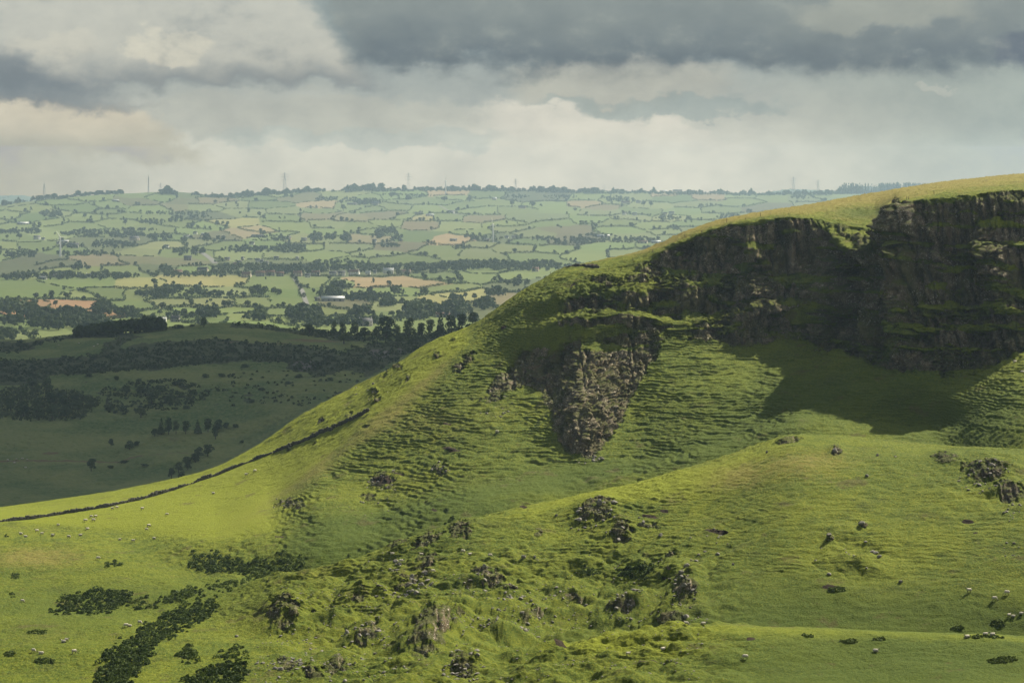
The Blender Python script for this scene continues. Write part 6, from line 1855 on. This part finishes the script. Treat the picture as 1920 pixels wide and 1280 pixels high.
BIG = [(1617, 986, 2.6, 'tallest grey boulder standing on the right hummock face'), (1554, 1010, 2.0, 'grey boulder left of the standing one'), (1648, 1043, 1.7, 'pale boulder right of the knobbly outcrop'), (1689, 1092, 1.5, 'lone boulder on the right pasture'), (1566, 852, 2.6, 'upright boulder on the hummock top'), (1555, 1078, 1.5, 'boulder under the knobbly outcrop'),
       (1160, 1012, 2.2, 'pale boulder below the broken crag'), (1206, 984, 1.6, 'round boulder right of the broken crag'), (1238, 1003, 1.4, 'small boulder beyond the peat scar'), (1043, 968, 1.4, 'boulder left of the broken crag'), (1152, 951, 2.4, 'pale blunt boulder on top of the broken crag'), (982, 1050, 1.5, 'boulder on the hummock flank'),
       (1003, 1052, 1.2, 'small boulder beside the flank boulder'), (1098, 1133, 1.6, 'pale boulder on the stony slope'), (932, 812, 1.5, 'pale boulder on the terraced slope'), (823, 868, 1.4, 'white boulder high on the terraced slope'), (1438, 848, 1.0, 'small pale stone on the hummock crest'), (1645, 855, 1.1, 'small stone right of the hummock knob'),
       (1679, 857, 1.0, 'tiny stone far right of the hummock knob'), (1625, 893, 1.4, 'dark stone in the hummock grass'), (1345, 1037, 1.6, 'boulder right of the twin outcrop'), (1310, 1035, 1.4, 'boulder above the twin outcrop'), (1375, 1060, 1.2, 'small boulder right on the terraced hummock'), (1305, 1055, 1.6, 'pale boulder over the twin outcrop'),
       (1287, 1072, 2.0, 'tall boulder at the head of the twin outcrop'), (443, 1190, 1.5, 'leaning stone left of the rounded dark crag'), (700, 720, 1.6, 'dark boulder on the bright spur'), (746, 692, 1.8, 'dark boulder high on the bright spur'), (668, 738, 1.2, 'low stone on the bright spur')]


def boulders():
    rng = np.random.RandomState(17)
    meshes = [boulder_mesh(rng, rng.uniform(.55, .95)) for _ in range(14)]
    for px, py, s, lab in BIG:
        P = hill.at(px, py); s *= 0.8
        o = link('boulder', meshes[rng.randint(14)])
        o.location = (P.x, P.y, P.z + s * .15); o.scale = (s, s, s * rng.uniform(.9, 1.2)); o.rotation_euler = (rng.uniform(-.3, .3), rng.uniform(-.3, .3), rng.uniform(0, 6.28))
        tag(o, lab, 'boulder', 'single boulders on the hillside')
    todo = []
    for cx, cy, rx, ry, n, s0, s1, words_ in SCREE:
        for k in range(n):
            a = rng.uniform(0, 6.28); r = rng.rand() ** .6
            px, py = cx + rx * r * math.cos(a), cy + ry * r * math.sin(a)
            s = s0 + (s1 - s0) * rng.rand() ** 2.2
            P = hill.at(px, py)
            todo.append((s * F / P.y, px, py, s, P, words_))
    todo.sort(key=lambda e: -e[0])
    rest = []
    for i, (_, px, py, s, P, words_) in enumerate(todo):
        me = meshes[rng.randint(14)]
        rot = (rng.uniform(-.4, .4), rng.uniform(-.4, .4), rng.uniform(0, 6.28))
        sc = (s * rng.uniform(.8, 1.25), s * rng.uniform(.8, 1.2), s * rng.uniform(.7, 1.1))
        if i < 265:
            o = link('boulder', me)
            o.location = (P.x, P.y, P.z + s * .02); o.scale = sc; o.rotation_euler = rot
            sz = 'large' if s > 1.15 else ('medium' if s > .85 else 'small')
            tag(o, uniq(f'{sz} grey boulder {words_}', f'{sz} grey boulder ' + where(px, py, HMARKS, 1.6), f'{sz} boulder {words_}'), 'boulder', 'boulders ' + words_)
        else:
            v = np.empty(len(me.vertices) * 3, np.float32); me.vertices.foreach_get('co', v); v = v.reshape(-1, 3) * sc
            c, sn = math.cos(rot[2]), math.sin(rot[2])
            v = np.stack([v[:, 0] * c - v[:, 1] * sn + P.x, v[:, 0] * sn + v[:, 1] * c + P.y, v[:, 2] + P.z + s * .08], -1)
            q = np.empty(len(me.polygons) * 3, np.int32); me.polygons.foreach_get('vertices', q)
            rest.append((v, q.reshape(-1, 3)))
    # finer stones strewn over the rough ground
    for k in range(1500):
        px, py = rng.uniform(480, 1330), rng.uniform(1040, 1278)
        if n2(np.float32(px / 40), np.float32(py / 22)) < 0.05:
            continue
        s = rng.uniform(.25, .6); P = hill.at(px, py)
        me = meshes[rng.randint(14)]
        v = np.empty(len(me.vertices) * 3, np.float32); me.vertices.foreach_get('co', v); v = v.reshape(-1, 3) * [s, s, s * .7]
        q = np.empty(len(me.polygons) * 3, np.int32); me.polygons.foreach_get('vertices', q)
        rest.append((v + np.array(P) + [0, 0, s * .1], q.reshape(-1, 3)))
    v, q = join(rest)
    o = link('scree', mesh_np('scree', v, q, M_ROCK))
    tag(o, 'fine grey scree and small stones strewn over the knolls', 'scree', kind='stuff')


boulders()


# ================================================================== ground under the viewpoint
def viewpoint_ground():
    ys = [-45, -20, 0, 6, 15, 30, 60, 100, 160, 240, 330, 420, 472]
    zs = [-1.9, -1.8, -1.8, -2.4, -5.5, -12, -27, -45, -66, -88, -104, -114, -119]
    xs = np.linspace(-90, 90, 25)
    v = []
    for y, z in zip(ys, zs):
        wd = max(1.0, 0.25 + abs(y) / 300)
        for x in xs:
            v.append((x * wd, y, z + (0.5 * float(fb2(x * wd / 12, y / 12, 2)) if y > 3 else 0)))
    C = len(xs)
    q = np.array([[r * C + c, r * C + c + 1, (r + 1) * C + c + 1, (r + 1) * C + c] for r in range(len(ys) - 1) for c in range(C - 1)], np.int32)
    o = link('ground', mesh_np('ground', v, q, M_HILL, True))
    tag(o, 'grassy near slope falling away below the viewpoint', 'ground', kind='structure')


viewpoint_ground()


# ================================================================== cloud that shades the moor, and an added one over the near air
M_CLOUD = foliage('cloud', (0.80, 0.82, 0.84), (0.86, 0.87, 0.88), 0.65, 0.01)


def cloud(cx, cy, cz, rx, ry, rz, seed, label):
    n, m = 96, 48
    th = np.linspace(0, 2 * np.pi, n, endpoint=False); ph = np.linspace(-np.pi / 2, np.pi / 2, m)
    T, Pp = np.meshgrid(th, ph)
    sq = lambda a: np.sign(a) * np.abs(a) ** 0.6
    X = sq(np.cos(T)) * np.cos(Pp) ** 0.6; Y = sq(np.sin(T)) * np.cos(Pp) ** 0.6; Z = np.sin(Pp)
    r = 1 + 0.16 * fb2(X * 2.2 + seed, Y * 2.2 + Z, 5, 0.6)
    v = np.stack([cx + X * r * rx, cy + Y * r * ry, cz + Z * r * rz * (1 + 0.5 * fb2(X * 3, Y * 3 + seed, 4))], -1).reshape(-1, 3)
    q = np.array([[i * n + j, i * n + (j + 1) % n, (i + 1) * n + (j + 1) % n, (i + 1) * n + j] for i in range(m - 1) for j in range(n)], np.int32)
    o = link('cloud', mesh_np('cloud', v, q, M_CLOUD, True))
    tag(o, label, 'cloud', kind='structure')


cloud(365, 565, 400, 290, 440, 60, 4.0, 'added unseen cloud shape overhead, shading the near valley air')  # put out of view to keep the sun off the near haze
cloud(262, 2255, 540, 355, 560, 70, 1.0, 'long grey cloud overhead shading the moor behind the hill')


# ================================================================== haze
def haze():
    x, y0, y1, z0, z1 = 9000, -60, 16000, -240, 70
    v = [(-x, y0, z0), (x, y0, z0), (x, y1, z0), (-x, y1, z0), (-x, y0, z1), (x, y0, z1), (x, y1, z1), (-x, y1, z1)]
    q = np.array([[3, 2, 1, 0], [4, 5, 6, 7], [0, 1, 5, 4], [1, 2, 6, 5], [2, 3, 7, 6], [3, 0, 4, 7]], np.int32)
    m = bpy.data.materials.new('haze')
    m.use_nodes = True
    N = NT(m.node_tree)
    out = N.node('ShaderNodeOutputMaterial')
    vol = N.node('ShaderNodeVolumePrincipled')
    vol.inputs['Color'].default_value = (0.40, 0.54, 0.69, 1)
    vol.inputs['Density'].default_value = HAZE
    vol.inputs['Anisotropy'].default_value = 0.25
    N.t.links.new(vol.outputs[0], out.inputs['Volume'])
    o = link('haze', mesh_np('haze', v, q, m))
    tag(o, 'pale blue haze hanging over the valley', 'haze', kind='stuff')


haze()
